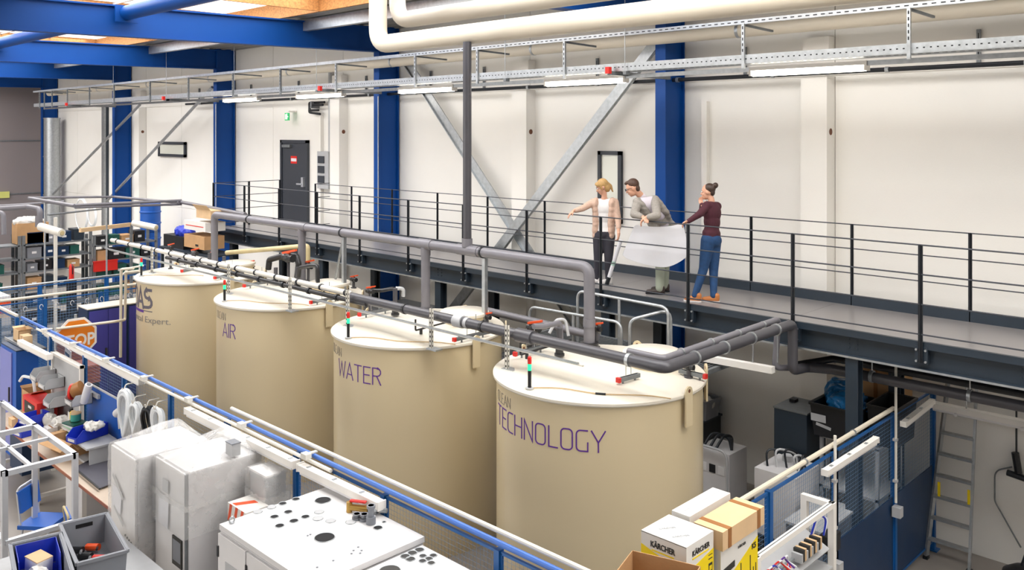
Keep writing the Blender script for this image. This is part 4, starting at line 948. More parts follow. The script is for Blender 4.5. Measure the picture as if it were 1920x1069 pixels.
# ---- the drawing sheet
cols = [(1190, 420, 1165, 480), (1207, 424, 1185, 490), (1228, 425, 1215, 498), (1248, 425, 1240, 503), (1266, 422, 1262, 500), (1281, 417, 1290, 482)]
vs = []; fs = []
for i, (xt, yt, xb, yb) in enumerate(cols):
    for j in range(9):
        f = j/8; x = xt+(xb-xt)*f+(3*math.sin(f*3.1) if i == 5 else 0); y = yt+(yb-yt)*f
        vs.append(aY(x, y, 10.335 + .05*f + .025*math.sin(i*1.9+f*2)))
for i in range(5):
    for j in range(8): fs.append((i*9+j, (i+1)*9+j, (i+1)*9+j+1, i*9+j+1))
o = solo('drawing_sheet', MB().add(vs, fs), m_paper, 'large white drawing sheet held up between the man and the woman in maroon', 'paper', smooth=80)
md = o.modifiers.new('t', 'SOLIDIFY'); md.thickness = .001; md2 = o.modifiers.new('u', 'SUBSURF'); md2.levels = md2.render_levels = 2; md2.boundary_smooth = 'PRESERVE_CORNERS'
# ================================================================== FENCES
def wires(mb, p, q, z0, z1, sp=.045, r=.0015):
    p = Vector(p); q = Vector(q); d = q-p; L = d.length; d.normalize()
    a = d*r; b = Vector((-d.y, d.x, 0))*r
    def stick(A, B, u, v):
        mb.add([A-u, A+v, A+u, A-v, B-u, B+v, B+u, B-v], [(0,1,5,4),(1,2,6,5),(2,3,7,6),(3,0,4,7)])
    for k in range(int(L/sp)):
        c = p+d*(sp*(k+.5)); stick(Vector((c.x, c.y, z0)), Vector((c.x, c.y, z1)), a, b)
    for k in range(int((z1-z0)/sp)):
        z = z0+sp*(k+.5); stick(Vector((p.x, p.y, z)), Vector((q.x, q.y, z)), Vector((0,0,r)), b)
def fence(root, p, q, posts, z0, z1, sp=.045, solid=0, post_w=.06):
    """posts: fractions along p-q"""
    p = Vector(p); q = Vector(q); d = (q-p).normalized(); n = Vector((-d.y, d.x, 0))
    for f in posts:
        c = p+(q-p)*f
        o = part('post', MB().obox((c.x, c.y, (z1-.03)/2), (post_w, post_w, z1-.03), Matrix((d, n, (0,0,1))).transposed()), m_fblue, root)
        part('foot_plate', MB().box(c.x-.07, c.x+.07, c.y-.07, c.y+.07, 0, .012), m_fblue, o)
    for i in range(len(posts)-1):
        a = p+(q-p)*posts[i]+d*.035; b = p+(q-p)*posts[i+1]-d*.035
        fr = MB()
        for z in (z1-.05, z0): fr.bar((a.x, a.y, z), (b.x, b.y, z), .025, .025)
        for c in (a, b): fr.bar((c.x, c.y, z0), (c.x, c.y, z1-.05), .025, .025)
        o = part('panel_frame', fr, m_fblue, root)
        if solid: part('sheet', MB().bar((a.x, a.y, (z0+solid)/2), (b.x, b.y, (z0+solid)/2), .012, solid-z0), m_dblue, o)
        mb = MB(); wires(mb, a, b, max(z0, solid), z1-.05, sp); part('wire_mesh', mb, m_wire, o, recalc=False, smooth=0, stuff=True)
FYL = 5.02
t = thing('mesh_fence', 'long blue wire mesh fence running in front of the tanks', 'fence', (-10, FYL, 0), 'blue mesh fences')
PX = [-17.4, -15.82, -14.28, -12.74, -11.2, -9.66, -8.12, -6.58, -5.04, -4.1]
L_ = PX[-1]-PX[0]
fence(t, (PX[0], FYL, 0), (PX[-1], FYL, 0), [(x-PX[0])/L_ for x in PX], .12, 2.18)
part('top_rail', MB().cyl((-17.4, FYL, 2.2), (-4.1, FYL, 2.2), .025, 12), mat('fence_rail_blue', '3f6fc4', .35), t)
t = thing('mesh_fence', 'blue mesh fence with solid lower half under the walkway at right', 'fence', (-4, 9, 0), 'blue mesh fences')
Ys = [5.0, 6.2, 7.65, 9.12]; 
fence(t, (-4, 5.0, 0), (-4, 9.12, 0), [(y-5.0)/4.12 for y in Ys], .12, 2.18)
fence(t, (-4, 9.12, 0), (-4, 12.2, 0), [0, (10.82-9.12)/3.08, 1], .12, 2.18, solid=1.14)
t2 = thing('cable_pipe', 'cream conduit pipe lying on top of the right hand fence', 'conduit', (-4, 8, 2.2))
part('pipe', MB().cyl((-4, 5.6, 2.215), (-4, 10.8, 2.215), .026, 10), m_cpipe, t2)
for y in (7.0, 8.4, 9.6): part('clip', MB().cyl((-4, y, 2.215), (-4, y+.03, 2.215), .034, 10), m_galv, t2)
t2 = thing('cable_pipe', 'white conduit pipe along the top of the long left fence', 'conduit', (-8, FYL+.06, 2.24))
part('pipe', MB().cyl((-9.7, FYL+.075, 2.25), (-4.1, FYL+.075, 2.25), .022, 10), m_wpipe, t2)
t2 = thing('cable_pipe', 'white conduit pipe along the near side of the left fence', 'conduit', (-12, FYL-.06, 2.24))
part('pipe', MB().cyl((-16.4, FYL-.05, 2.16), (-7.4, FYL-.05, 2.16), .02, 10), m_wpipe, t2)
for k in range(7):
    x = -15.9+k*1.35
    part('bracket', MB().box(x-.02, x+.02, FYL-.1, FYL+.04, 2.225, 2.24).box(x-.04, x+.06, FYL-.13, FYL-.06, 2.2, 2.25), m_wpipe, t2)
# white vertical conduits on the right fence with sockets
for y, l, zs in ((9.0, 'white vertical conduit with grey socket on the nearer blue post', .95), (10.72, 'white vertical conduit with beige socket box on the farther blue post', 1.0)):
    o = thing('conduit', l, 'conduit', (-3.94, y, 0), 'conduits on the right fence')
    part('tube', MB().cyl((-3.94, y, zs+.1), (-3.94, y, 2.35 if y < 10 else 2.85), .016, 10), m_wpipe, o)
    for z in (1.35, 1.85): part('clip', MB().box(-3.97, -3.92, y-.025, y+.025, z, z+.03), m_lgrey, o)
    part('socket_box', MB().box(-3.97, -3.87, y-.05, y+.05, zs-.06, zs+.06), m_lgrey, o)
    if y < 10: part('cable', MB().tube([(-3.9, y, zs-.05), (-3.9, y+.02, zs-.25), (-3.92, y, .3)], .008, 6, bend=.1), m_wpipe, o)
# luminaires clamped along the fences
def lum(p, q, l, grp, m=m_lum, w=.07, br=True):
    p = Vector(p); q = Vector(q); d = (q-p).normalized(); n = d.cross(P3(0,0,1))
    t = thing('strip_light', l, 'lamp', (p+q)/2, grp)
    part('housing', MB().bar(p, q, w, w*.75), m, t)
    part('diffuser', MB().bar(p+d*.03-P3(0,0,w*.5), q-d*.03-P3(0,0,w*.5), w*.75, w*.4), m_white, t)
    part('end_cap', MB().bar(p-d*.015, p, w*1.05, w*.95), m, t); part('end_cap', MB().bar(q, q+d*.015, w*1.05, w*.95), m, t)
    L = (q-p).length; k = 0
    while br and .15+k*.45 < L:
        c = p+d*(.15+k*.45); part('clip', MB().obox(c+P3(0,0,w*.38), (.03, .05, .012)), m_galv, t); k += 1
    return t
lum(aZ(85, 622, 2.12), aZ(265, 715, 2.12), 'white strip light on the left fence above the small parts board', 'strip lights on the fences', w=.09)
lum((-10.45, 4.9, 2.1), (-7.95, 4.9, 2.1), 'white strip light on the left fence above the wrapped cabinets', 'strip lights on the fences', w=.09)
lum((-7.85, 4.9, 2.1), (-6.5, 4.92, 2.1), 'white strip light on the left fence beside the cabinet with holes', 'strip lights on the fences', w=.09)
lum((-16.3, 4.68, 2.0), (-14.9, 4.7, 2.0), 'white strip light at far left above the grey parts board', 'strip lights on the fences', w=.09)
lum((-3.88, 8.62, 2.08), (-3.88, 9.95, 2.08), 'cream strip light on the right fence, the nearer one', 'strip lights on the fences')
lum((-3.88, 10.8, 2.05), (-3.88, 11.8, 2.1), 'cream strip light on the right fence, the farther one under the walkway', 'strip lights on the fences')
t = thing('strip_light', 'long white light channel running right from the far fence corner', 'lamp', (-1.5, 11.9, 2.0))
part('housing', MB().box(-3.93, 3.5, 11.84, 11.96, 2.0, 2.07), m_lum, t); part('tube', MB().cyl((-3.9, 11.9, 1.975), (3.5, 11.9, 1.975), .02, 10), m_white, t)
for k in range(5):
    o = part('cable_grip', MB().cyl((-3.6+k*.75, 11.83, 1.99), (-3.6+k*.75, 11.8, 1.98), .02, 8), m_white, t)
for x in (-3.5, -2.2, -.9): part('hanger', MB().cyl((x, 11.9, 2.07), (x, 11.9, 2.87), .008, 6), m_galv, t)

# ================================================================== RIGHT SIDE
# leaning step ladder
t = thing('step_ladder', 'tall aluminium ladder leaning against the wall under the walkway', 'ladder', (-3.7, 12, 0))
def lp(z, x): return Vector((x, 11.88+.5*z/2.7, z))
for x0, x1 in ((-3.98, -3.82), (-3.46, -3.5)): part('stile', MB().bar(lp(0, x0), lp(2.62, x1), .03, .06), m_galv, t)
for k in range(9):
    z = .26+k*.27; f = z/2.62; part('rung', MB().box(-3.98+.16*f, -3.47-.02*f, lp(z, 0).y-.05, lp(z, 0).y+.03, z-.015, z+.015), m_galv, t)
for x in (-3.86, -3.5): part('yellow_strip', MB().box(x-.015, x+.015, lp(.93, 0).y-.06, lp(.93, 0).y-.045, .8, 1.0), m_yel, t)
for x in (-3.98, -3.46): part('foot', MB().box(x-.03, x+.03, 11.84, 11.92, 0, .04), m_blk2, t)
# second pair of ladder legs further right
t = thing('wall_cable', 'dark cable hanging on the wall right of the ladder', 'cable', (-3.0, 12.4, .8))
part('cable', MB().tube([(-3.05, 12.38, 2.1), (-3.05, 12.38, 1.45)], .012, 6), m_blk2, t)
part('cable', MB().tube([(-3.1, 12.38, 1.3), (-3.3, 12.38, 1.2), (-3.3, 12.38, .8), (-3.0, 12.38, .3)], .01, 6, bend=.15), m_galvd, t)
part('coupling', MB().cyl((-3.06, 12.36, 1.5), (-3.02, 12.36, 1.25), .045, 10), m_black, t)
part('coupling', MB().cyl((-3.15, 12.36, 1.22), (-2.9, 12.34, 1.2), .04, 10), m_blk2, t)
t = thing('vacuum_cleaner', 'black round machine on the floor at the right edge', 'machine', (-2.75, 11.9, 0))
part('body', MB().lathe([(0, 0), (.22, 0), (.24, .1), (.22, .22), (.1, .3), (0, .32)], (-2.85, 11.85, .0), 24), m_black, t)
part('handle', MB().cyl((-2.85, 11.85, .3), (-2.8, 11.9, .5), .03, 10), m_blk2, t)
# black storage cabinet, grey rack with black crates
t = thing('steel_cabinet', 'dark charcoal cabinet standing by the wall under the walkway', 'cabinet', (-5.3, 11.0, 0))
part('body', MB().box(-5.56, -5.1, 10.78, 11.35, 0, 1.88), m_slate, t); part('top', MB().box(-5.57, -5.09, 10.77, 11.36, 1.88, 1.9), m_galvd, t)
part('hinge_cap', MB().box(-5.5, -5.42, 11.1, 11.2, 1.9, 1.94), m_black, t)
part('emblem', MB().obox((-5.33, 10.777, 1.1), (.1, .004, .06), (0, 25, 0)), m_galv, t, label='small silver emblem')
t = thing('steel_rack', 'grey steel rack with open front beside the dark cabinet', 'rack', (-4.7, 11.5, 0))
x0, x1, y0, y1 = -4.98, -4.22, 10.9, 11.7
for x in (x0, x1-.04):
    for y in (y0, y1-.04): part('upright', MB().box(x, x+.04, y, y+.04, 0, 1.62), m_lgrey, t)
for z in (.3, .95, 1.6): part('shelf', MB().box(x0, x1, y0, y1, z, z+.035), m_lgrey, t)
part('paper', MB().box(-4.8, -4.6, 11.0, 11.15, 1.636, 1.638), m_paper, t)
def crate(name, lab, cx, cy, z, sx, sy, h, m, grp=None, tap=.88, cat='crate', wall=.02, hand=True, rot=0):
    t = thing(name, lab, cat, (cx, cy, z), grp); a, b = sx/2, sy/2
    def ring(k, zz, o=0): return [Vector((sx_*(a*k-o), sy_*(b*k-o), zz)) for sx_, sy_ in ((-1,-1),(1,-1),(1,1),(-1,1))]
    r = ring(tap, 0)+ring(1, h)+ring(1, h, wall)+ring(tap, wall, wall)
    f = [(3,2,1,0)]
    for i in range(4):
        j = (i+1) % 4; f += [(i, j, 4+j, 4+i), (4+i, 4+j, 8+j, 8+i), (8+i, 8+j, 12+j, 12+i)]
    f.append((12,13,14,15))
    part('tub', MB().add(r, f), m, t, local=True)
    rm = MB()
    for i in range(4):
        p, q = ring(1, h-.015)[i], ring(1, h-.015)[(i+1) % 4]; rm.bar(p*1.015, q*1.015, .025, .03)
    part('rim', rm, m, t, local=True)
    if hand:
        part('hand_hole', MB().obox((-a*.965, 0, h*.8), (.03, sy*.36, h*.13)), m_dark, t, local=True)
    t.rotation_euler = (0, 0, R(rot)); return t
c1 = crate('plastic_crate', 'big black plastic tub with a blue bag on the grey rack', -4.72, 11.1, 1.66, .62, .75, .42, m_black, 'black tubs under the walkway', hand=False)
b_ = MB(); ell(b_, (-4.75, 11.15, 2.05), (.24, .3, .2)); ell(b_, (-4.9, 11.25, 2.14), (.14, .2, .16)); ell(b_, (-4.6, 11.0, 2.0), (.2, .2, .16))
t = thing('bin_bag', 'crumpled blue plastic bag in the black tub', 'bag', (-4.7, 11.1, 1.9)); crumple(fused('bag', b_, m_bag, t, .02, 1), .07, 7)
c2 = crate('plastic_crate', 'second black plastic tub right of the slate support column', -4.18, 11.25, 1.66, .36, .7, .5, m_black, 'black tubs under the walkway', hand=False)
part('emblem', MB().obox((-4.92, 10.73, 1.9), (.2, .004, .1), (6, 0, 0)).obox((-4.86, 10.75, 1.8), (.2, .004, .04), (6, 10, 0)), m_lgrey, c1, label='worn grey print')
t = thing('carton', 'brown carton on the tubs behind the slate support column', 'carton', (-4.6, 12.0, 1.66)); part('box', MB().box(-4.95, -4.3, 11.85, 12.3, 1.66, 2.7), m_card, t)
part('tape', MB().box(-4.65, -4.6, 11.845, 11.85, 1.7, 2.69), m_tape, t)
# white machine behind the mesh
t = thing('white_machine', 'white boxy machine with loose hoses behind the right fence', 'machine', (-5, 10.2, 0))
part('body', MB().box(-5.4, -4.85, 9.95, 10.6, .1, 1.35), m_cab, t)
part('base', MB().box(-5.36, -4.9, 10.0, 10.55, 0, .1), m_blk2, t)
for k in range(5):
    q = [Vector((-5.3+.1*k, 10.1+.06*k, 1.35)), Vector((-5.35+.12*k, 10.15, 1.55+.04*(k % 3))), Vector((-5.1+.05*k, 10.4, 1.5)), Vector((-5.0+.03*k, 10.3-.05*k, 1.36))]
    part('hose', MB().tube(q, .014, 8, bend=.1), m_lgrey if k % 2 else m_blk2, t)
part('cap', MB().cyl((-5.2, 10.45, 1.35), (-5.2, 10.45, 1.42), .07, 16), m_lgrey, t)
t = thing('white_cabinet', 'pale grey cabinet with a red knob behind the far mesh panel', 'cabinet', (-4.5, 10.3, 0))
part('body', MB().box(-4.75, -4.3, 9.5, 10.4, 0, 1.0), m_grey, t); part('top', MB().box(-4.77, -4.28, 9.48, 10.42, 1.0, 1.03), m_lgrey, t)
part('knob', MB().cyl((-4.4, 10.0, 1.03), (-4.4, 10.0, 1.1), .035, 12), m_red, t)
t = thing('grating_table', 'low table with dark bar grating behind the mesh', 'table', (-4.9, 8.6, 0))
for k in range(12): part('bar', MB().box(-4.98, -4.35, 8.1+k*.1, 8.13+k*.1, .86, .9), m_blk2, t)
for x in (-4.98, -4.4):
    part('side_bar', MB().box(x, x+.04, 8.1, 9.25, .83, .9), m_galvd, t)
    for y in (8.12, 9.2): part('leg', MB().box(x, x+.04, y, y+.04, 0, .83), m_galvd, t)
# trolley with device, grey tub and dark panel behind the near tank
t = thing('trolley', 'low steel trolley behind the near tank carrying a white device', 'trolley', (-6.6, 11.3, 0))
part('platform', MB().box(-7.3, -6.35, 10.95, 11.75, .16, .2), m_lgrey, t)
part('handle', MB().tube([(-7.25, 11.0, .2), (-7.25, 11.0, 1.0), (-6.4, 11.0, 1.0), (-6.4, 11.0, .2)], .018, 10, bend=.15), m_lgrey, t)
for x in (-7.2, -6.45):
    for y in (11.05, 11.65): part('wheel', MB().cyl((x-.02, y, .08), (x+.02, y, .08), .08, 16), m_blk2, t)
t = thing('device', 'white boxy device with labels and hoses on the low trolley', 'machine', (-6.8, 11.3, .2))
part('housing', MB().box(-6.95, -6.42, 11.1, 11.6, .2, .92), m_cab, t)
part('front_panel', MB().box(-7.0, -6.95, 11.1, 11.6, .25, .85), m_grey, t)
for k in range(3): part('label_plate', MB().box(-6.9+k*.15, -6.8+k*.15, 11.09, 11.1, .6, .72), m_black if k % 2 else m_white, t)
for k in range(3): part('hose', MB().tube([(-6.9+.1*k, 11.2, .92), (-6.85+.1*k, 11.35, 1.1), (-6.6, 11.4+.05*k, 1.05), (-6.5, 11.3, .92)], .02, 8, bend=.12), m_blk2, t)
t = thing('low_cupboard', 'dark low cupboard by the wall carrying the grey tub', 'cupboard', (-7.6, 11.9, 0)); part('body', MB().box(-7.9, -7.3, 11.85, 12.35, 0, 1.0), m_blk2, t); part('top', MB().box(-7.92, -7.28, 11.83, 12.37, 1.0, 1.03), m_slate, t)
crate('plastic_crate', 'grey plastic tub full of odds and ends behind the near tank', -7.5, 12.05, 1.03, .5, .42, .3, m_grey)
t = thing('crumpled_paper', 'crumpled white paper in the grey tub behind the near tank', 'paper', (-7.5, 12.0, 1.3)); b_ = MB(); ell(b_, (-7.42, 12.0, 1.3), (.1, .1, .1)); ell(b_, (-7.33, 12.05, 1.25), (.08, .1, .08)); crumple(fused('paper', b_, m_wrap, t, .02, 1), .035, 14)
t = thing('dark_panel', 'dark flat panel leaning on the wall behind the near tank', 'panel', (-7.9, 12.3, 1.0)); part('panel', MB().box(-8.2, -7.6, 12.38, 12.42, 1.03, 1.75), m_slate, t)
part('edge', MB().box(-8.2, -7.6, 12.375, 12.38, 1.72, 1.75), m_blk2, t)

# storage platform below the frame edge, with the cartons
t = thing('low_platform', 'grey storage cabinet under the yellow and white cartons', 'cabinet', (-3.6, 5.6, 0))
part('body', MB().box(-3.93, -3.25, 4.6, 6.62, 0, 1.83), m_lgrey, t); part('top', MB().box(-3.94, -3.24, 4.59, 6.63, 1.83, 1.85), m_galvd, t)
PZ = 1.85
def carton_faces(t, x0, x1, y0, y1, z0, z1, yz):
    """white carton with yellow lower part on the two visible faces"""
    part('box', MB().box(x0, x1, y0, y1, z0, z1), m_kbox, t)
    part('lid_flap', MB().box(x0-.002, x1+.003, y0-.003, y1+.002, z1-.03, z1), m_kbox, t)
    part('yellow_print', MB().prism([(x0, y0-.002, z0), (x1*.55+x0*.45, y0-.002, z0), (x1*.55+x0*.45, y0-.002, yz-.1), (x0, y0-.002, yz)], (0, .0015, 0)), m_yel, t)
    part('yellow_print', MB().prism([(x1+.002, y0+.0, z0), (x1+.002, y1, z0), (x1+.002, y1, yz+.03), (x1+.002, y0+.05*(y1-y0), yz-.09)], (-.0015, 0, 0)), m_yel, t)
t = thing('product_carton', 'white and yellow carton with KARCHER lettering, front left of the stack', 'carton', (-3.73, 5.68, PZ), 'white and yellow cartons')
KA = 'K\u00c4RCHER'
x0, x1, y0, y1, z1 = -3.95, -3.54, 5.5, 5.88, 2.5
part('box', MB().box(x0, x1, y0, y1, PZ, z1), m_kbox, t)
part('lid_edge', MB().box(x0, x1, y0-.0015, y0, z1-.008, z1-.005), m_ink, t)
part('yellow_print', MB().prism([(x0, y0-.0022, PZ), (x0+.28, y0-.0022, PZ), (x0+.28, y0-.0022, 2.3), (x0+.16, y0-.0022, 2.355), (x0, y0-.0022, 2.4)], (0, .0015, 0)), m_yel, t)
part('lettering', text_on(KA, .062, (x0+.09, y0-.002, 2.405), (1, 0, 0), (0, 0, 1), bold=.0012, width=.22), m_ink, t, smooth=0, label='dark lettering')
part('underline', MB().box(x0+.1, x0+.3, y0-.003, y0, 2.375, 2.385), m_yel, t)
part('yellow_print', MB().prism([(x1+.0022, y0+.02, PZ), (x1+.0022, y1, PZ), (x1+.0022, y1, 2.37), (x1+.0022, y0+.04, 2.31)], (-.0015, 0, 0)), m_yel, t)
part('lettering', text_on(KA, .055, (x1+.002, y0+.08, 2.405), (0, 1, 0), (0, 0, 1), bold=.001, width=.24), m_ink, t, smooth=0, label='dark lettering')
part('underline', MB().box(x1, x1+.003, y0+.08, y0+.31, 2.378, 2.388), m_yel, t)
part('picture_print', MB().box(x1, x1+.0035, y1-.075, y1-.02, 2.2, 2.27).box(x1, x1+.0035, y1-.075, y1-.02, 2.3, 2.308).box(x1, x1+.0035, y1-.075, y1-.02, 2.33, 2.336), m_ink, t)
part('picture_print', MB().box(x1, x1+.0045, y1-.065, y1-.03, 2.215, 2.25), m_yel, t)
for q in ((-3.85, 5.6), (-3.7, 5.56)): part('lettering', text_on(KA, .03, (q[0], q[1], z1+.0005), (.55, .83, 0), (-.83, .55, 0), width=.14), m_lgrey, t, smooth=0, label='faint grey lettering')
t = thing('product_carton', 'plain white carton behind the lettered one', 'carton', (-3.85, 6.1, PZ), 'white and yellow cartons')
part('box', MB().box(-3.95, -3.78, 5.92, 6.55, PZ, 2.52), m_kbox, t); part('flap_line', MB().box(-3.87, -3.867, 5.93, 6.54, 2.52, 2.522), m_lgrey, t)
t = thing('product_carton', 'white and yellow carton marked K5 with tool pictures, right of the stack', 'carton', (-3.65, 6.2, PZ), 'white and yellow cartons')
x0, x1, y0, y1, z1 = -3.77, -3.5, 5.92, 6.5, 2.35
part('box', MB().box(x0, x1, y0, y1, PZ, z1), m_kbox, t)
part('yellow_print', MB().prism([(x1+.0022, y0+.2, PZ), (x1+.0022, y1, PZ), (x1+.0022, y1, 2.27), (x1+.0022, y0+.2, 2.12)], (-.0015, 0, 0)), m_yel, t)
part('black_bar', MB().prism([(x1+.0035, y0+.03, 2.13), (x1+.0035, y0+.21, 2.15), (x1+.0035, y0+.21, 2.2), (x1+.0035, y0+.03, 2.18)], (-.002, 0, 0)), m_ink, t)
part('lettering', text_on('K5', .06, (x1+.003, y1-.1, 2.19), (0, 1, 0), (0, 0, 1), bold=.002), m_ink, t, smooth=0, label='dark K5 lettering')
part('lettering', text_on(KA, .03, (x1+.003, y0+.26, 2.27), (0, 1, 0), (0, 0, 1), width=.12), m_ink, t, smooth=0, label='small dark lettering')
pic = MB()
for yy, zz, hh in ((.3, 2.0, .2), (.34, 1.98, .12), (.45, 2.05, .16), (.5, 2.0, .1), (.54, 1.98, .14)): pic.box(x1, x1+.004, y0+yy, y0+yy+.012, zz-.06, zz+hh-.06)
pic.box(x1, x1+.004, y0+.29, y0+.35, 1.95, 2.03); part('tool_picture', pic, m_ink, t)
part('photo_print', MB().box(x1, x1+.004, y0+.03, y0+.2, 1.98, 2.1), m_tape, t)
t = thing('carton', 'long brown carton with two tape bands lying on the K5 carton', 'carton', (-3.63, 6.2, 2.35))
part('box', MB().box(-3.73, -3.47, 5.9, 6.56, 2.352, 2.5), m_cardl, t)
for y in (5.98, 6.44): part('tape_band', MB().box(-3.732, -3.467, y, y+.05, 2.352, 2.503), m_tape, t)
def opencarton(name, lab, cx, cy, z, sx, sy, h, rot, m=m_card, flaps=(1,1,1,1), fl=.16, ang=40, cat='carton'):
    t = thing(name, lab, cat, (cx, cy, z)); a, b, w_ = sx/2, sy/2, .006
    part('bottom', MB().box(-a, a, -b, b, 0, .006), m, t, local=True)
    for s_ in ((-a, a, -b, -b+w_), (-a, a, b-w_, b), (-a, -a+w_, -b, b), (a-w_, a, -b, b)): part('side', MB().box(s_[0], s_[1], s_[2], s_[3], 0, h), m, t, local=True)
    dx, dz = fl*math.cos(R(ang)), fl*math.sin(R(ang))
    P = [((-a,-b),(a,-b),(0,-1)), ((a,-b),(a,b),(1,0)), ((a,b),(-a,b),(0,1)), ((-a,b),(-a,-b),(-1,0))]
    for k, (p, q, o_) in enumerate(P):
        if not flaps[k]: continue
        v = [Vector((p[0], p[1], h)), Vector((q[0], q[1], h)), Vector((q[0]+o_[0]*dx, q[1]+o_[1]*dx, h+dz*flaps[k])), Vector((p[0]+o_[0]*dx, p[1]+o_[1]*dx, h+dz*flaps[k]))]
        part('flap', MB().prism(v, (0, 0, -.005)), m, t, local=True)
    t.rotation_euler = (0, 0, R(rot)); return t
opencarton('open_carton', 'open empty brown carton at the lower edge in front of the white cartons', -3.56, 5.155, PZ, .52, .4, .6, 17, fl=.1, flaps=(-.5, 0, 0, 0), ang=75)

# aluminium profile workbench frame with wiring, by the right fence
t = thing('profile_bench', 'aluminium profile frame with electrical parts in front of the right fence', 'workbench', (-3.8, 7.4, 0))
for y in (6.7, 8.2):
    for x in (-3.9, -3.62): part('leg', MB().box(x-.03, x+.03, y-.03, y+.03, 0, 1.93), m_lum, t)
    part('cross_bar', MB().box(-3.93, -3.59, y-.03, y+.03, 1.93, 1.98), m_lum, t)
part('top_rail', MB().box(-3.65, -3.6, 6.6, 8.23, 1.93, 1.98), m_lum, t)
part('rail_groove', MB().box(-3.63, -3.62, 6.6, 8.23, 1.98, 1.982), m_galvd, t)
part('tray', MB().obox((-3.76, 7.4, 1.6), (.3, 1.5, .015), (0, 25, 0)), m_lgrey, t)
part('shelf', MB().box(-3.9, -3.6, 6.7, 8.2, 1.35, 1.37), m_lgrey, t)
o = part('terminal_rail', MB().box(-3.72, -3.69, 6.9, 8.0, 1.62, 1.64), m_galv, t)
for k in range(12):
    y = 7.55+k*.036; part('terminal_block', MB().box(-3.72, -3.62, y, y+.03, 1.61, 1.72 if k % 3 else 1.69), (m_lgrey, m_ink, m_cardl)[k % 3], o)
for k, (mm, dy) in enumerate(((m_red, 0), (m_hose, .03), (m_sky, .07), (m_red, .12), (m_hose, .16), (m_purple, .2), (m_hose, .24))):
    part('wire', MB().tube([(-3.7, 6.8+dy, 1.66), (-3.62, 6.9+dy*1.6, 1.8), (-3.66, 7.1+dy, 1.7+.03*(k % 2)), (-3.6, 7.2+dy, 1.62), (-3.7, 7.45, 1.64)], .008, 6, bend=.08), mm, t)
for k in range(3): part('hose', MB().tube([(-3.72, 7.95+.02*k, 1.7), (-3.68, 8.0, 1.9-.02*k), (-3.64, 8.12+.02*k, 1.85), (-3.66, 8.1, 1.68)], .01, 8, bend=.08), m_hose if k else m_sky, t)
part('contactor', MB().box(-3.75, -3.63, 8.2, 8.42, 1.45, 1.62), m_black, t)
# ================================================================== LEFT FOREGROUND
t = thing('switch_cabinet', 'white control cabinet with round cut-outs in its top, at the bottom centre', 'cabinet', (-6.65, 4.37, 0))
x0, x1, y0, y1, z1 = -7.42, -5.9, 3.79, 4.93, 2.0
part('body', MB().box(x0, x1, y0, y1, .1, z1-.06), m_cab, t); part('plinth', MB().box(x0+.02, x1-.02, y0+.02, y1-.02, 0, .1), m_slate, t)
part('roof_panel', MB().box(x0-.008, x1+.008, y0-.008, y1+.008, z1-.05, z1), m_white, t)
for a, b in ((x0+.01, (x0*.66+x1*.34)-.01), ((x0*.66+x1*.34)+.01, x1-.01)):
    o = part('door', MB().box(a, b, y0-.03, y0, .12, z1-.07), m_white, t)
    if a < -7.3:
        part('door_window', MB().box(a+.14, b-.14, y0-.034, y0-.03, 1.1, 1.72), m_lgrey, o)
        part('window_gasket', MB().box(b-.14, b-.13, y0-.037, y0-.03, 1.1, 1.72), m_ink, o)
    part('hinge', MB().box(a-.01, a+.015, y0-.04, y0-.02, 1.72, 1.82), m_black, o)
part('lifting_eye', MB().tube([(x0+.06, y0+.08+.025*math.cos(R(a)), z1+.03+.03*math.sin(R(a))) for a in range(0, 360, 30)], .008, 6, closed=True).cyl((x0+.06, y0+.08, z1), (x0+.06, y0+.08, z1+.012), .022, 10), m_galv, t)
def rpx(x): return 400+x/3.958
def rpy(y): return 799+y/3.958
for (a, b, r, o) in ((330,637,.045,1),(432,603,.045,1),(515,576,.04,0),(613,543,.04,0),(556,638,.042,0),(453,674,.042,0),(683,674,.042,0),(598,705,.045,0),(492,741,.045,0),(785,638,.048,1),(776,687,.052,1),(870,704,.05,1),(1020,713,.052,1),(1222,756,.045,0),(1268,713,.018,0),(813,552,.085,0),(826,828,.1,0)):
    c = aZ(rpx(a), rpy(b), z1+.001)
    part('cover_plug' if o else 'cut_out', MB().cyl(c-P3(0,0,.001), c+P3(0,0,.003), r*.86, 24), m_lgrey if o else m_dark, t, label=None)
    part('rim', MB().tube([c+P3(r*.9*math.cos(R(k)), r*.9*math.sin(R(k)), .002) for k in range(0, 360, 15)], .004, 5, closed=True), m_galv, t)
for a, b in ((700,815),(720,806),(1040,925),(1075,900),(1100,925),(1025,948),(1090,945),(890,1000),(770,1050)):
    c = aZ(rpx(a), rpy(b), z1+.001); part('screw', MB().cyl(c, c+P3(0,0,.004), .01, 8), m_grey, t)
for a, b, h in ((1065,690,.05),(1120,700,.06),(1170,725,.17)):
    c = aZ(rpx(a), rpy(b), z1); part('gland', MB().cyl(c, c+P3(0,0,h*.4), .045, 14).cyl(c+P3(0,0,h*.4), c+P3(0,0,h), .028, 14).cyl(c+P3(0,0,h*.85), c+P3(0,0,h), .04, 14), m_grey, t)
t = thing('brass_fitting', 'brass and red valve fitting lying on the cabinet with cut-outs', 'fitting', aZ(660, 955, z1))
c = aZ(655, 960, z1)+P3(0,0,.045)
part('body', MB().cyl(c, c+P3(.16, .1, 0), .03, 12).cyl(c+P3(0,0,-.045), c+P3(0,0,.05), .028, 12), mat('brass', 'b08d4a', .35, .7), t)
part('lever', MB().obox(c+P3(.07, .05, .06), (.16, .035, .015), (0, 0, 30)), m_red, t)
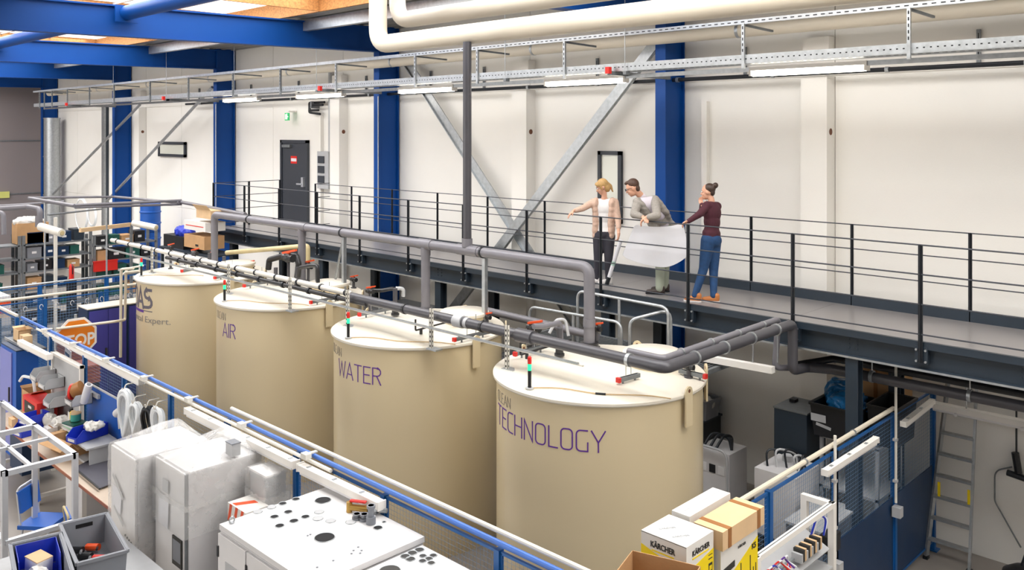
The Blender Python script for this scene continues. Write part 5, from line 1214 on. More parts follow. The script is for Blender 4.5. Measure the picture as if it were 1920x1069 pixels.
part('nuts', MB().cyl(c+P3(.17, .11, 0), c+P3(.24, .15, 0), .04, 6).cyl(c+P3(.26, .16, 0), c+P3(.32, .2, 0), .022, 12), m_galv, t)
t = thing('switch_cabinet', 'second white cabinet with small round cut-outs, cropped by the bottom edge', 'cabinet', (-5.2, 4.3, 0))
part('body', MB().box(-5.86, -4.5, 3.8, 4.88, .1, 1.9), m_cab, t); part('roof_panel', MB().box(-5.865, -4.49, 3.79, 4.89, 1.9, 1.95), m_white, t); part('plinth', MB().box(-5.84, -4.52, 3.82, 4.86, 0, .1), m_slate, t)
for a, b, r in ((1530,920,.045),(1478,943,.045),(1425,968,.045),(1463,988,.045),(1555,965,.035),(1632,962,.035),(1600,985,.035),(1553,1002,.035),(1618,1017,.035),(1310,1075,.1)):
    c = aZ(rpx(a), rpy(b), 1.951); part('cut_out', MB().cyl(c-P3(0,0,.001), c+P3(0,0,.003), r*.85, 20), m_ink, t)
    part('rim', MB().tube([c+P3(r*.9*math.cos(R(k)), r*.9*math.sin(R(k)), .002) for k in range(0, 360, 20)], .004, 5, closed=True), m_galv, t)
# stretch-wrapped cabinets
def film(t, x0, x1, y0, y1, z0, z1, peak=None, m=m_film):
    """a loose film bag with creases over a box"""
    vs = []; fs = []; n = 15; g = .012
    cx, cy = (x0+x1)/2, (y0+y1)/2
    rnd2 = random.Random(int((x0+20)*100))
    levels = [z1+.01, z1-.03, z1-.12, z1-.25, z1-.4, (z0+z1)/2, z0]
    per = []
    for k in range(40):
        f = k/40*4; s_ = int(f); u = f-s_
        p = [((x0,y0),(x1,y0)),((x1,y0),(x1,y1)),((x1,y1),(x0,y1)),((x0,y1),(x0,y0))][s_]
        per.append((p[0][0]*(1-u)+p[1][0]*u, p[0][1]*(1-u)+p[1][1]*u))
    for li, z in enumerate(levels):
        for (x, y) in per:
            o_ = g + rnd2.random()*.016 + (.0 if li else -.02); d = Vector((x-cx, y-cy)).normalized()
            vs.append(Vector((x+d.x*o_, y+d.y*o_, z+(rnd2.random()-.5)*.03*(li > 0))))
    for li in range(len(levels)-1):
        for k in range(40): fs.append((li*40+k, li*40+(k+1)%40, (li+1)*40+(k+1)%40, (li+1)*40+k))
    b = len(vs); pk = peak or (cx, cy, z1+.02)
    for rr, hh in ((.6, .35), (.25, .8)):
        for (x, y) in per: vs.append(Vector((pk[0]+(x-pk[0])*rr, pk[1]+(y-pk[1])*rr, z1+.01+(pk[2]-z1)*hh+rnd2.random()*.015)))
    vs.append(Vector(pk)); c_ = len(vs)-1
    for k in range(40):
        k2 = (k+1) % 40
        fs += [(k, k2, b+k2, b+k), (b+k, b+k2, b+40+k2, b+40+k), (b+40+k, b+40+k2, c_)]
    return part('stretch_film', MB().add(vs, fs), m, t, smooth=60)
t = thing('wrapped_cabinet', 'tall white cabinet in cloudy stretch film with dark touch panel, the right one', 'cabinet', (-9, 4.4, 0), 'film wrapped cabinets')
x0, x1, y0, y1, z1 = -9.45, -8.7, 4.06, 4.93, 2.03
part('body', MB().box(x0, x1, y0+.03, y1, .1, z1), m_cab, t); part('plinth', MB().box(x0+.01, x1-.01, y0+.04, y1-.01, 0, .1), m_slate, t)
o = part('door', MB().box(x0+.005, x1-.03, y0, y0+.03, .12, z1-.02), m_white, t)
part('touch_panel', MB().box(x1-.3, x1-.08, y0-.015, y0, 1.0, 1.3), m_ink, o); part('screen', MB().box(x1-.28, x1-.1, y0-.017, y0-.015, 1.05, 1.27), m_grey, o)
for dx, z in ((.12, .93), (.16, .82), (.22, .86), (.26, .72), (.1, .7), (.2, .62)): part('button', MB().cyl((x1-dx, y0, z), (x1-dx, y0-.02, z), .018, 12), m_black, o)
part('edge_strip', MB().box(x1-.028, x1-.02, y0-.005, y0+.03, .12, z1-.02), m_galvd, t)
part('door_paper', MB().obox((x0+.25, y0-.02, 1.5), (.24, .004, .32), (0, 4, 0)), m_paper, t); part('door_label', MB().obox((x0+.3, y0-.02, 1.78), (.14, .004, .14), (0, 2, 0)), m_lgrey, t)
film(t, x0-.01, x1+.01, y0-.01, y1+.01, 1.35, z1, (-9.2, 4.8, z1+.2), m_film)
t = thing('wrapped_cabinet', 'tall white cabinet in cloudy stretch film, the left one', 'cabinet', (-9.8, 4.3, 0), 'film wrapped cabinets')
x0, x1, y0, y1, z1 = -10.2, -9.5, 3.87, 4.68, 2.02
part('body', MB().box(x0, x1, y0+.03, y1, .1, z1), m_cab, t); part('plinth', MB().box(x0+.01, x1-.01, y0+.04, y1-.01, 0, .1), m_slate, t)
o = part('door', MB().box(x0+.005, x1-.03, y0, y0+.03, .12, z1-.02), m_white, t)
part('door_paper', MB().obox((x0+.22, y0-.02, 1.45), (.24, .004, .26), (0, 8, 0)), m_paper, t)
part('door_tape', MB().obox((x0+.25, y0-.022, 1.6), (.35, .003, .04), (0, 35, 0)), m_lgrey, t)
part('door_tape', MB().obox((x0+.27, y0-.022, 1.28), (.3, .003, .035), (0, 30, 0)), m_lgrey, t)
for k in range(4): part('lamp_hole', MB().cyl((x1-.28+k*.05, y0, 1.1-k*.012), (x1-.28+k*.05, y0-.01, 1.1-k*.012), .012, 10), m_ink, o)
part('parts_pouch', MB().obox((x1-.22, y0-.03, .92), (.14, .03, .08), (0, 10, 5)), m_cardl, t)
film(t, x0-.01, x1+.01, y0-.01, y1+.01, .9, z1, (-9.9, 4.5, z1+.2))
t = thing('wrapped_box', 'small white box in clear film behind the right wrapped cabinet', 'box', (-8.85, 4.7, 0))
t.location = (-8.0, 4.75, 0)
bx = (-8.53, -8.2, 4.7, 4.93)
part('stand', MB().box(bx[0]+.05, bx[1]-.05, bx[2]+.05, bx[3]-.05, 0, 1.62), m_grey, t)
part('box', MB().box(bx[0], bx[1], bx[2], bx[3], 1.62, 1.94), m_lgrey, t); part('lid', MB().box(bx[0]-.01, bx[1]+.01, bx[2]-.01, bx[3]+.01, 1.94, 1.96), m_white, t)
film(t, bx[0]-.03, bx[1]+.03, bx[2]-.03, bx[3]+.02, 1.52, 1.97)
t = thing('carton', 'orange and white striped carton between wrapped cabinet and cabinet with holes', 'carton', (-8.4, 4.5, 0))
part('stand', MB().box(-8.44, -8.12, 4.42, 4.64, 0, 1.52), m_lgrey, t)
part('box', MB().box(-8.46, -8.08, 4.4, 4.66, 1.52, 1.7), m_kbox, t)
for k in range(3): part('stripe', MB().prism([(-8.46+k*.12, 4.398, 1.52), (-8.41+k*.12, 4.398, 1.52), (-8.36+k*.12, 4.398, 1.7), (-8.41+k*.12, 4.398, 1.7)], (0, .002, 0)), m_orange, t)
part('stripe', MB().prism([(-8.4, 4.42, 1.7), (-8.32, 4.42, 1.7), (-8.22, 4.62, 1.7), (-8.3, 4.62, 1.7)], (0, 0, .002)), m_orange, t)
t = thing('grey_block', 'small grey box lying on the right wrapped cabinet', 'box', (-9.1, 4.85, 2.1)); c = aZ(437, 833, 2.18); part('box', MB().box(c.x-.07, c.x+.07, c.y-.05, c.y+.05, 2.07, 2.2), m_lgrey, t); part('lid', MB().box(c.x-.075, c.x+.075, c.y-.055, c.y+.055, 2.2, 2.21), m_grey, t)
# long workbench along the fence
t = thing('workbench', 'long workbench with beige top and brown edge along the left fence', 'workbench', (-13.3, 4.5, 0))
part('top', MB().box(-16.1, -10.25, 4.2, 4.95, .86, .9), m_wood, t); part('edge_band', MB().box(-16.1, -10.25, 4.192, 4.2, .86, .9), m_edge, t)
for x in (-16.0, -14.1, -12.2, -10.4):
    for y in (4.27, 4.85): part('leg', MB().box(x-.03, x+.03, y-.03, y+.03, 0, .86), m_lum, t)
    part('foot_bar', MB().box(x-.03, x+.03, 4.27, 4.85, .1, .15), m_lum, t)
part('drawer_unit', MB().box(-15.5, -14.9, 4.3, 4.9, .2, .84), m_dblue, t); part('modesty_panel', MB().box(-14.0, -12.3, 4.86, 4.9, .3, .84), m_dblue, t)
BZ = .902
opencarton('open_carton', 'large open brown carton on the workbench next to the dark mat', -13.45, 4.62, BZ, .62, .46, .22, 8, fl=.2, flaps=(-.7, -.4, .6, -.3), ang=30)
o = thing('foam_mat', 'dark grey foam mat lying on the bench left of the wrapped cabinets', 'mat', (-12.4, 4.55, BZ))
part('sheet', MB().prism([aZ(140, 878, .92), aZ(187, 917, .92), aZ(210, 908, .92), aZ(258, 880, .92), aZ(208, 843, .92)], (0, 0, .012)), m_mat, o); part('edge', MB().bar(aZ(140, 878, .94), aZ(187, 917, .94), .02, .015), m_blk2, o)
# red carton, blue bins and clutter
o = thing('red_carton', 'red carton with black window on the bench, far left', 'carton', (-15.1, 4.6, BZ))
part('box', MB().box(-15.55, -14.85, 4.5, 4.8, BZ, 1.3), m_red, o); part('dark_panel', MB().box(-15.45, -14.97, 4.494, 4.5, .98, 1.24), m_ink, o); part('print', MB().box(-15.25, -15.1, 4.49, 4.494, 1.16, 1.2).box(-14.95, -14.87, 4.49, 4.499, 1.15, 1.18), m_white, o); part('end_print', MB().box(-14.85, -14.845, 4.55, 4.75, 1.1, 1.2), m_white, o)
opencarton('open_carton', 'small open carton with hoses behind the red carton', -15.7, 4.75, BZ, .45, .32, .4, 0, fl=.1, flaps=(0, .5, .5, .5))
o = thing('hose_piece', 'curved white hose end sticking out of the small carton', 'hose', (-15.7, 4.7, 1.3)); part('hose', MB().tube([(-15.6, 4.72, 1.1), (-15.7, 4.7, 1.5), (-15.95, 4.62, 1.5), (-16.05, 4.6, 1.4)], .025, 8, bend=.12), m_hose, o)
def smallbin(lab, cx, cy, z, m=m_sky, sx=.3, sy=.22, h=.13, rot=0, grp='open parts bins'):
    t = thing('parts_bin', lab, 'bin', (cx, cy, z), grp); a, b, w_ = sx/2, sy/2, .006
    mb = MB().box(-a, a, -b, b, 0, w_)
    mb.box(-a, -a+w_, -b, b, 0, h).prism([(-a, -b, 0), (a, -b, 0), (a, -b, h*.45), (a*.6, -b, h), (-a, -b, h)], (0, w_, 0)).prism([(-a, b-w_, 0), (a, b-w_, 0), (a, b-w_, h*.45), (a*.6, b-w_, h), (-a, b-w_, h)], (0, w_, 0)).box(a-w_, a, -b, b, 0, h*.45)
    part('tray', mb, m, t, local=True); part('label_strip', MB().box(a, a+.003, -b*.6, b*.6, h*.12, h*.35), m_white, t, local=True)
    t.rotation_euler = (0, 0, R(rot)); return t
p = aZ(85, 800, BZ); smallbin('blue open bin in front of the red carton', -14.75, 4.38, BZ, sx=.42, sy=.3, h=.17, rot=-80)
smallbin('second blue open bin stacked on the one by the red carton', -14.72, 4.42, BZ+.172, sx=.36, sy=.26, h=.13, rot=-80)
smallbin('blue open bin full of white parts under the blue tool board', -13.05, 4.62, BZ+.28, sx=.5, sy=.24, h=.17, rot=-75)
o = thing('bench_riser', 'light grey shelf box carrying the blue bin on the workbench', 'shelf', (-13.1, 4.65, BZ)); part('box', MB().box(-13.4, -12.75, 4.5, 4.9, BZ, BZ+.03), m_lgrey, o)
part('top', MB().box(-13.42, -12.6, 4.45, 4.9, BZ+.25, BZ+.275), m_lgrey, o)
for x in (-13.38, -12.65): part('side', MB().box(x, x+.02, 4.5, 4.9, BZ+.03, BZ+.25), m_lgrey, o)
o = thing('plastic_bag', 'crumpled clear plastic bag on the blue bin of white parts', 'bag', (-12.9, 4.65, 1.3)); b_ = MB(); ell(b_, (-12.95, 4.65, 1.37), (.18, .1, .05)); ell(b_, (-12.85, 4.7, 1.4), (.1, .08, .05)); crumple(fused('bag', b_, m_wrap, o, .015, 1), .035, 14)
o = thing('plastic_bag', 'heap of clear plastic bags right of the red carton', 'bag', (-14.5, 4.7, BZ)); b_ = MB(); ell(b_, (-14.5, 4.65, .98), (.2, .15, .1)); ell(b_, (-14.38, 4.7, 1.06), (.13, .13, .12)); ell(b_, (-14.6, 4.6, 1.1), (.12, .1, .1)); crumple(fused('bag', b_, m_wrap, o, .018, 1), .035, 14)
o = thing('paper_sheet', 'white sheet of paper lying on the far end of the bench', 'paper', (-15.1, 4.3, BZ)); pp = [aZ(x, y, BZ) for x, y in ((28, 803), (52, 792), (63, 800), (38, 812))]; part('sheet', MB().prism(pp, (0,0,.006)), m_paper, o)
for k, (x, y, c_, h_, l) in enumerate(((28, 783, m_cardl, .12, 'small beige box at the far bench end'), (38, 775, m_card, .18, 'small brown box left of the red carton'), (107, 812, m_card, .12, 'small brown carton between blue bins and open carton'), (125, 806, m_cardl, .16, 'small open beige box in front of the grey board'), (95, 800, m_white, .15, 'small white box in front of the blue bins'))):
    c = aZ(x, y, BZ+h_); o = thing('small_box', l, 'box', (c.x, c.y, BZ), 'small boxes on the bench'); part('box', MB().box(c.x-.09, c.x+.09, c.y-.07, c.y+.07, BZ, BZ+h_), c_, o); part('flap', MB().box(c.x-.09, c.x+.09, c.y-.01, c.y+.01, BZ+h_, BZ+h_+.004), m_tape, o)
# stack of colourful folders + bottles on the bench riser
o = thing('folder_stack', 'stack of green and white catalogues on the bench', 'catalogues', (-13.75, 4.7, BZ))
for k in range(6): part('folder', MB().obox((-13.78+.01*(k % 2), 4.7, BZ+.2+k*.022), (.3, .24, .02), (0, 0, 6*(k % 3))), (m_teal, m_paper, m_cab, mat('pale_green', '9fc6a8', .6), m_paper, m_teal)[k], o)
part('holder', MB().box(-13.95, -13.6, 4.56, 4.84, BZ, BZ+.19), m_lgrey, o)
for k, (x, c_, l) in enumerate(((-14.0, m_white, 'small white bottle left of the catalogues'), (-13.8, mat('teal_cap', '3f9a8c', .4), 'round teal tin on the catalogues'), (-13.92, m_yel, 'small yellow tin on the catalogues'))):
    z = BZ+.335 if k else BZ; o = thing('bottle', l, 'bottle', (x, 4.72, z), 'small bottles and tins'); part('body', MB().cyl((x, 4.72, z), (x, 4.72, z+(.1 if k else .42)), .045 if k != 1 else .075, 16), c_, o); part('lid', MB().cyl((x, 4.72, z+(.1 if k else .42)), (x, 4.72, z+(.115 if k else .47)), .03 if k != 1 else .078, 16), m_cardl if k else m_black, o)
# grey parts board with bins
t = thing('parts_board', 'light grey upright metal board with plastic bins at the bench', 'board', (-14.9, 4.88, BZ))
part('sheet', MB().box(-15.35, -14.1, 4.9, 4.92, BZ, 1.93), m_lgrey, t)
for x in (-15.37, -14.1): part('upright', MB().box(x, x+.04, 4.87, 4.93, 0, 1.97), m_lum, t)
part('top_bar', MB().box(-15.37, -14.06, 4.86, 4.94, 1.93, 1.97), m_lum, t)
for k, (x, z, m_, l) in enumerate(((-15.35, 1.55, m_lgrey, 'grey bin hooked high on the left edge of the parts board'), (-14.95, 1.5, m_lgrey, 'grey bin hooked on the middle of the parts board'), (-14.65, 1.28, m_lgrey, 'long grey bin low on the parts board'), (-13.75, 1.5, m_lgrey, 'grey bin with paper rolls right of the parts board'))):
    smallbin(l, x, 4.74, z, m_, sx=.3 if k != 2 else .34, sy=.3, h=.16, rot=-90)
for k in range(4): pass
o = thing('cardboard_reel', 'red and brown paper reel standing in the grey bin', 'reel', (-13.8, 4.78, 1.52)); part('reel', MB().cyl((-13.86, 4.7, 1.66), (-13.78, 4.8, 1.72), .11, 18), m_tape, o); part('flange', MB().cyl((-13.88, 4.68, 1.66), (-13.86, 4.7, 1.66), .12, 18), m_red, o); part('core', MB().cyl((-13.885, 4.675, 1.66), (-13.86, 4.7, 1.66), .03, 12), m_dark, o)
o = thing('paper_roll', 'white paper roll beside the red reel', 'roll', (-13.55, 4.78, 1.52)); part('roll', MB().cyl((-13.6, 4.76, 1.54), (-13.5, 4.8, 1.82), .055, 14), m_paper, o); part('core', MB().cyl((-13.499, 4.8, 1.822), (-13.495, 4.802, 1.83), .03, 12), m_grey, o)
part('hook_rail', MB().box(-14.06, -13.4, 4.89, 4.93, 1.6, 1.66), m_lgrey, t0 if 0 else bpy.data.objects['parts_board'])
# blue tool board
o = thing('tool_board', 'blue upright board behind the bench on the fence', 'board', (-13.0, 4.93, BZ)); part('sheet', MB().box(-13.95, -12.3, 4.935, 4.95, 1.15, 1.72), m_pblue, o); part('top_edge', MB().box(-13.95, -12.3, 4.93, 4.955, 1.72, 1.74), m_lgrey, o)
o = thing('tape_dispenser', 'white gadget clamped to the blue board', 'gadget', (-12.5, 4.85, 1.55)); part('body', MB().cyl((-12.6, 4.86, 1.58), (-12.45, 4.86, 1.66), .06, 14), m_white, o); part('arm', MB().bar((-12.5, 4.86, 1.6), (-12.4, 4.84, 1.42), .06, .05), m_white, o)
# hose coils hung on the fence
def coil(lab, cx, z, rx, rz, r, n, m, y=4.86, grp='coiled hoses hanging on the fence'):
    t = thing('hose_coil', lab, 'hose', (cx, y, z), grp); rr = random.Random(int(cx*-100))
    for k in range(n):
        ox, oz, oy = (rr.random()-.5)*rx*.32, (rr.random()-.5)*rz*.22, (rr.random()-.5)*.09
        s1, s2 = rx*(1+.18*(rr.random()-.5)), rz*(1+.14*(rr.random()-.5))
        part('loop', MB().tube([(cx+ox+s1*math.cos(a), y+oy+.02*math.sin(a*2), z+oz+s2*math.sin(a)) for a in [2*math.pi*j/22 for j in range(22)]], r, 7, closed=True), m, t)
    part('hook', MB().tube([(cx, FYL-.02, z+rz+.1), (cx, y, z+rz+.1), (cx, y-.04, z+rz), (cx, y-.05, z+rz+.06)], .008, 6, bend=.03), m_wpipe, t)
    part('tail', MB().tube([(cx+.05, y, z-rz), (cx+.09, y-.02, z-rz*1.25), (cx+.06, y, z-rz*1.5)], r*.6, 6, bend=.04), m, t)
    return t
coil('big white hose coil hanging on the fence', -12.28, 1.66, .14, .3, .022, 12, m_hose)
coil('smaller white hose coil right of the big one', -11.95, 1.66, .1, .2, .018, 7, m_hose)
coil('black and white hose coil on the fence', -11.52, 1.7, .11, .2, .018, 7, m_blk2)
coil('rightmost white hose coil on the fence', -11.25, 1.72, .11, .22, .02, 9, m_hose)
# locker behind, light violet
t = thing('locker', 'light violet blue locker at far left behind the bench', 'locker', (-16.7, 4.8, 0)); part('body', MB().box(-17.1, -16.25, 4.6, 4.95, 0, 1.85), m_pblue, t); part('door', MB().box(-17.08, -16.45, 4.58, 4.6, .1, 1.8), m_lockl, t); part('lock', MB().box(-16.55, -16.52, 4.56, 4.58, .95, 1.2), m_ink, t); part('top', MB().box(-17.1, -16.25, 4.6, 4.95, 1.85, 1.87), m_dblue, t)
t = thing('fence_shelf', 'narrow grey shelf on top of the blue locker', 'shelf', (-16.6, 4.8, 1.87)); part('board', MB().box(-17.3, -16.0, 4.72, 5.0, 1.875, 1.9), m_galvd, t); part('lip', MB().box(-17.3, -16.0, 4.71, 4.72, 1.875, 1.92), m_galv, t)
opencarton('open_carton', 'small open cardboard box on the shelf above the locker', -16.9, 4.88, 1.902, .3, .2, .2, 0, fl=.08, flaps=(0, .4, .4, .4), m=m_cardl)
t = thing('small_box', 'little closed cardboard box beside the open one above the locker', 'box', (-16.5, 4.8, 1.9)); part('box', MB().box(-16.62, -16.4, 4.76, 4.9, 1.902, 2.06), m_cardl, t); part('tape', MB().box(-16.52, -16.5, 4.759, 4.901, 1.902, 2.062), m_tape, t)
# rust-red blocks behind the fence
for k, (x, y, l) in enumerate(((144, 700, 'rust red ribbed block behind the fence, right one'), (115, 662, 'rust red ribbed block behind the fence, left one'))):
    c = aY(x, y, 5.6); t = thing('ribbed_block', l, 'block', (c.x, c.y, 0), 'ribbed blocks behind the fence'); part('stand', MB().box(c.x-.25, c.x+.25, c.y, c.y+.3, 0, c.z-.16), m_blk2, t); part('core', MB().box(c.x-.27, c.x+.27, c.y+.02, c.y+.3, c.z-.16, c.z+.16), m_rust, t)
    for j in range(5): part('rib', MB().box(c.x-.28, c.x+.28, c.y, c.y+.31, c.z-.15+j*.07, c.z-.13+j*.07), m_edge, t)
t = thing('white_plate', 'white card with blue stripes between the rust red blocks', 'card', (-15.7, 5.4, 0)); c = aY(128, 672, 5.35); part('post', MB().box(c.x-.02, c.x+.02, c.y, c.y+.02, 0, c.z), m_galv, t); part('card', MB().obox((c.x, c.y-.01, c.z), (.3, .01, .34), (0, 8, 0)), m_white, t); part('stripe', MB().obox((c.x, c.y-.018, c.z+.07), (.2, .004, .05), (0, 8, 0)).obox((c.x, c.y-.018, c.z-.02), (.2, .004, .04), (0, 8, 0)), m_dblue, t)
# STOP sign
c = aX(143, 625, -17.45)
t = thing('stop_sign', 'orange octagonal STOP sign with white border left of the tanks', 'sign', (-17.45, c.y, 0))
def octo(r, x): return [(x, c.y+r*math.cos(R(22.5+45*k)), 1.66+r*math.sin(R(22.5+45*k))) for k in range(8)]
part('border', MB().prism(octo(.4, -17.46), (.02, 0, 0)), m_kbox, t, smooth=0); part('face', MB().prism(octo(.355, -17.44), (.006, 0, 0)), m_stop, t, smooth=0)
part('lettering', text_on('STOP', .32, (-17.43, c.y, 1.5), (0, 1, 0), (0, 0, 1), bold=.008, center=True, width=.66), m_kbox, t, smooth=0, label='white STOP lettering')
part('post', MB().cyl((-17.49, c.y, 0), (-17.49, c.y, 2.1), .025, 10), m_galv, t)
# blue-violet lockers by the AS tank
for k in range(2):
    y0 = 6.5+k*.8
    t = thing('locker', ['dark violet blue locker with white top left of the AS tank', 'dark violet blue locker partly hidden behind the AS tank'][k], 'locker', (-18.6, y0+.4, 0), 'dark violet lockers')
    part('body', MB().box(-18.86, -18.36, y0, y0+.79, 0, 1.98), m_dblue, t); part('door', MB().box(-18.36, -18.34, y0+.03, y0+.4, .08, 1.94), m_locker, t); part('door', MB().box(-18.36, -18.34, y0+.41, y0+.77, .08, 1.94), m_locker, t)
    part('top', MB().box(-18.88, -18.33, y0-.01, y0+.8, 1.98, 2.0), m_lid, t); part('handle', MB().box(-18.34, -18.32, y0+.34, y0+.38, 1.0, 1.15), m_ink, t)
# pipes framing the AS tank at left
t = thing('frame_pipe', 'cream conduit pair dropping in front of the lockers left of the AS tank', 'pipe', (-17.6, 6.6, 0))
q = [aY(250, 503, 7.0), aY(227, 505, 6.9), aY(226, 670, 6.9)]; part('pipe', MB().tube(q, .028, 10, bend=.06), m_cpipe, t)
q = [aY(262, 508, 7.1), aY(236, 511, 7.0), aY(234, 600, 7.0), aY(215, 603, 6.6), aY(105, 617, 5.6)]; part('pipe', MB().tube(q, .026, 10, bend=.05), m_cpipe, t)
part('pipe', MB().tube([aY(268, 498, 7.2), aY(242, 503, 7.1), aY(230, 515, 7.0)], .02, 8, bend=.05), m_wpipe, t)
# tall white poles
t = thing('slotted_pole', 'tall thin pale pole in front of the storage shelves', 'pole', (-20, 6, 0)); c = aY(104, 480, 7.0); part('bar', MB().box(c.x-.04, c.x+.04, c.y-.03, c.y+.03, 0, aY(104, 408, 7.0).z), m_wpipe, t); part('foot', MB().box(c.x-.1, c.x+.1, c.y-.1, c.y+.1, 0, .02), m_galv, t)
# fences left back
t = thing('mesh_fence', 'blue mesh fence with white pipe on top, left of the AS tank', 'fence', (-19.4, 6.5, 0), 'blue mesh fences')
fence(t, (-19.4, 5.1, 0), (-19.4, 8.4, 0), [0, .28, .62, 1], .12, 2.16, sp=.06); part('top_pipe', MB().cyl((-19.4, 5.2, 2.2), (-19.4, 8.6, 2.2), .03, 10), m_cpipe, t)
for k in range(10): part('hook', MB().tube([(-19.36, 5.35+.3*k+.035*math.cos(R(a)), 1.98+.05*math.sin(R(a))) for a in range(0, 300, 30)], .006, 5), m_white, t)
t = thing('mesh_fence', 'farther blue mesh fence in front of the storage shelves', 'fence', (-21, 7, 0), 'blue mesh fences')
fence(t, (-21, 5.2, 0), (-21, 8.9, 0), [0, .33, .72, 1], .12, 2.2, sp=.06); part('top_rail', MB().cyl((-21, 5.2, 2.2), (-21, 8.9, 2.2), .02, 8), m_galv, t)
t = thing('mesh_fence', 'near blue mesh gate at the left picture edge', 'fence', (-18.5, 5.0, 0), 'blue mesh fences')
fence(t, (-20.6, 5.0, 0), (-17.62, 5.0, 0), [0, .5, 1], .12, 2.2, sp=.05); part('top_rail', MB().bar((-20.6, 5.0, 2.21), (-17.6, 5.0, 2.21), .04, .04), m_wpipe, t); part('warning_plate', MB().box(-18.6, -17.75, 4.955, 4.965, 1.05, 1.35), mat('pale_blue_plate', '9fb6d4', .4), t); part('pictogram', MB().prism([(-18.3, 4.95, 1.1), (-18.1, 4.95, 1.1), (-18.2, 4.95, 1.3)], (0, .003, 0)), m_red, t)
# red-white panels behind the far fence
t = thing('panel_stack', 'stack of pink, white and red panels behind the left fences', 'panels', (-22, 6, 0))
for k, mm in enumerate((m_cardl, m_red, m_white, m_orange, m_white)): part('panel', MB().box(-23.2, -22.3, 4.6, 6.2, 1.3+k*.1, 1.385+k*.1), mm, t)
for y in (4.8, 6.0): part('trestle', MB().box(-23.1, -22.4, y-.04, y+.04, 0, 1.3), m_blk2, t)

# aluminium frame at left edge
t = thing('profile_rack', 'open white aluminium profile frame standing at the lower left', 'frame', (-12, 3.4, 0))
xs = (-13.9, -12.5, -11.02); ys = (3.0, 3.76)
for x in xs:
    for y in ys: part('upright', MB().box(x-.03, x+.03, y-.03, y+.03, 0, 1.72), m_alu, t)
for y in ys: part('top_rail', MB().box(-13.9, -11.0, y-.03, y+.03, 1.66, 1.72), m_alu, t)
for y in ys[:1]: part('lower_rail', MB().box(-13.9, -11.0, y-.025, y+.025, .88, .93), m_alu, t)
for x in xs: part('cross_rail', MB().box(x-.03, x+.03, 3.0, 3.76, 1.66, 1.72), m_alu, t)
part('cross_rail', MB().box(-11.9, -11.86, 3.0, 3.76, 1.67, 1.71), m_alu, t); part('mid_rail', MB().box(-13.9, -11.0, 3.26, 3.3, 1.67, 1.71), m_alu, t)
part('cross_rail', MB().box(-11.03, -10.97, 3.0, 3.76, .88, .93), m_alu, t)
# bench with grey bins
t = thing('packing_table', 'low table under the grey bins at the bottom left', 'table', (-9.3, 3.0, 0)); part('top', MB().box(-9.95, -8.2, 2.2, 3.75, 1.16, 1.2), m_lgrey, t)
for x in (-9.9, -8.25):
    for y in (2.25, 3.7): part('leg', MB().box(x-.03, x+.03, y-.03, y+.03, 0, 1.16), m_alu, t)
g1 = crate('plastic_crate', 'deep grey bin with orange and black tools inside, lower left', -9.12, 3.28, 1.2, 1.0, .45, .3, m_grey, 'grey bins on the packing table', tap=.93, cat='bin', rot=-10)
g2 = crate('plastic_crate', 'grey bin holding a smaller blue bin at the bottom left corner', -9.0, 2.76, 1.2, 1.0, .45, .3, m_grey, 'grey bins on the packing table', tap=.93, cat='bin', rot=-12)
for k, (dx, dy, mm, l) in enumerate(((-.25, .05, m_orange, 'orange tool at the back of the deep grey bin'), (-.1, -.05, m_black, 'black tool handle in the deep grey bin'), (.05, .06, m_red, 'red tool in the deep grey bin'), (.2, -.02, m_orange, 'orange fitting at the front of the deep grey bin'), (.28, .08, m_grey, 'grey fitting in the deep grey bin'), (-.3, -.1, m_black, 'black fitting in the corner of the deep grey bin'))):
    t = thing('tool', l, 'tool', (-9.12+dx, 3.28+dy-dx*.17, 1.21), 'tools in the grey bin'); x, y = -9.12+dx, 3.28+dy-dx*.17
    part('grip', MB().cyl((x-.08, y-.03, 1.26), (x+.05, y+.04, 1.28), .035, 10), mm, t); part('shaft', MB().cyl((x+.04, y+.03, 1.28), (x+.16, y-.02, 1.31), .013, 8), m_galv if k % 2 else m_black, t)
smallbin('blue bin with white boxes inside the corner grey bin', -9.2, 2.8, 1.23, m_sky, sx=.5, sy=.36, h=.26, rot=-12)
t = thing('small_box', 'white little box in the blue bin at the bottom left', 'box', (-9.2, 2.8, 1.25)); part('box', MB().obox((-9.25, 2.82, 1.34), (.2, .16, .14), (0, 5, 15)), m_white, t); part('lid', MB().obox((-9.25, 2.82, 1.415), (.205, .165, .01), (0, 5, 15)), m_cardl, t)
t = thing('plastic_bag', 'crumpled clear bag in the blue bin at the bottom left', 'bag', (-9.05, 2.72, 1.25)); b_ = MB(); ell(b_, (-9.05, 2.74, 1.32), (.12, .1, .08)); ell(b_, (-9.12, 2.68, 1.3), (.1, .08, .07)); crumple(fused('bag', b_, m_wrap, t, .015, 1), .035, 14)
# chairs
def chair(lab, x, y, rot, m, fr):
    t = thing('chair', lab, 'chair', (x, y, 0), 'work chairs at the bench')
    part('seat', MB().obox((0, 0, .46), (.44, .42, .05)), m, t, local=True)
    part('backrest', MB().obox((-.2, 0, .78), (.04, .4, .28), (0, -8, 0)), m, t, local=True)
    part('back_frame', MB().tube([(-.18, -.19, .44), (-.24, -.19, .95), (-.24, .19, .95), (-.18, .19, .44)], .014, 8, bend=.08), fr, t, local=True)
    for sx in (-1, 1):
        for sy in (-1, 1): part('leg', MB().cyl((sx*.17, sy*.17, .44), (sx*.22, sy*.2, 0), .014, 8), fr, t, local=True)
    t.rotation_euler = (0, 0, R(rot))
chair('blue work chair seen through the aluminium frame', -12.35, 3.82, 40, m_pblue, m_alu)
chair('blue work chair with cream back frame behind the deep grey bin', -11.25, 3.98, 80, m_pblue, m_ypipe)
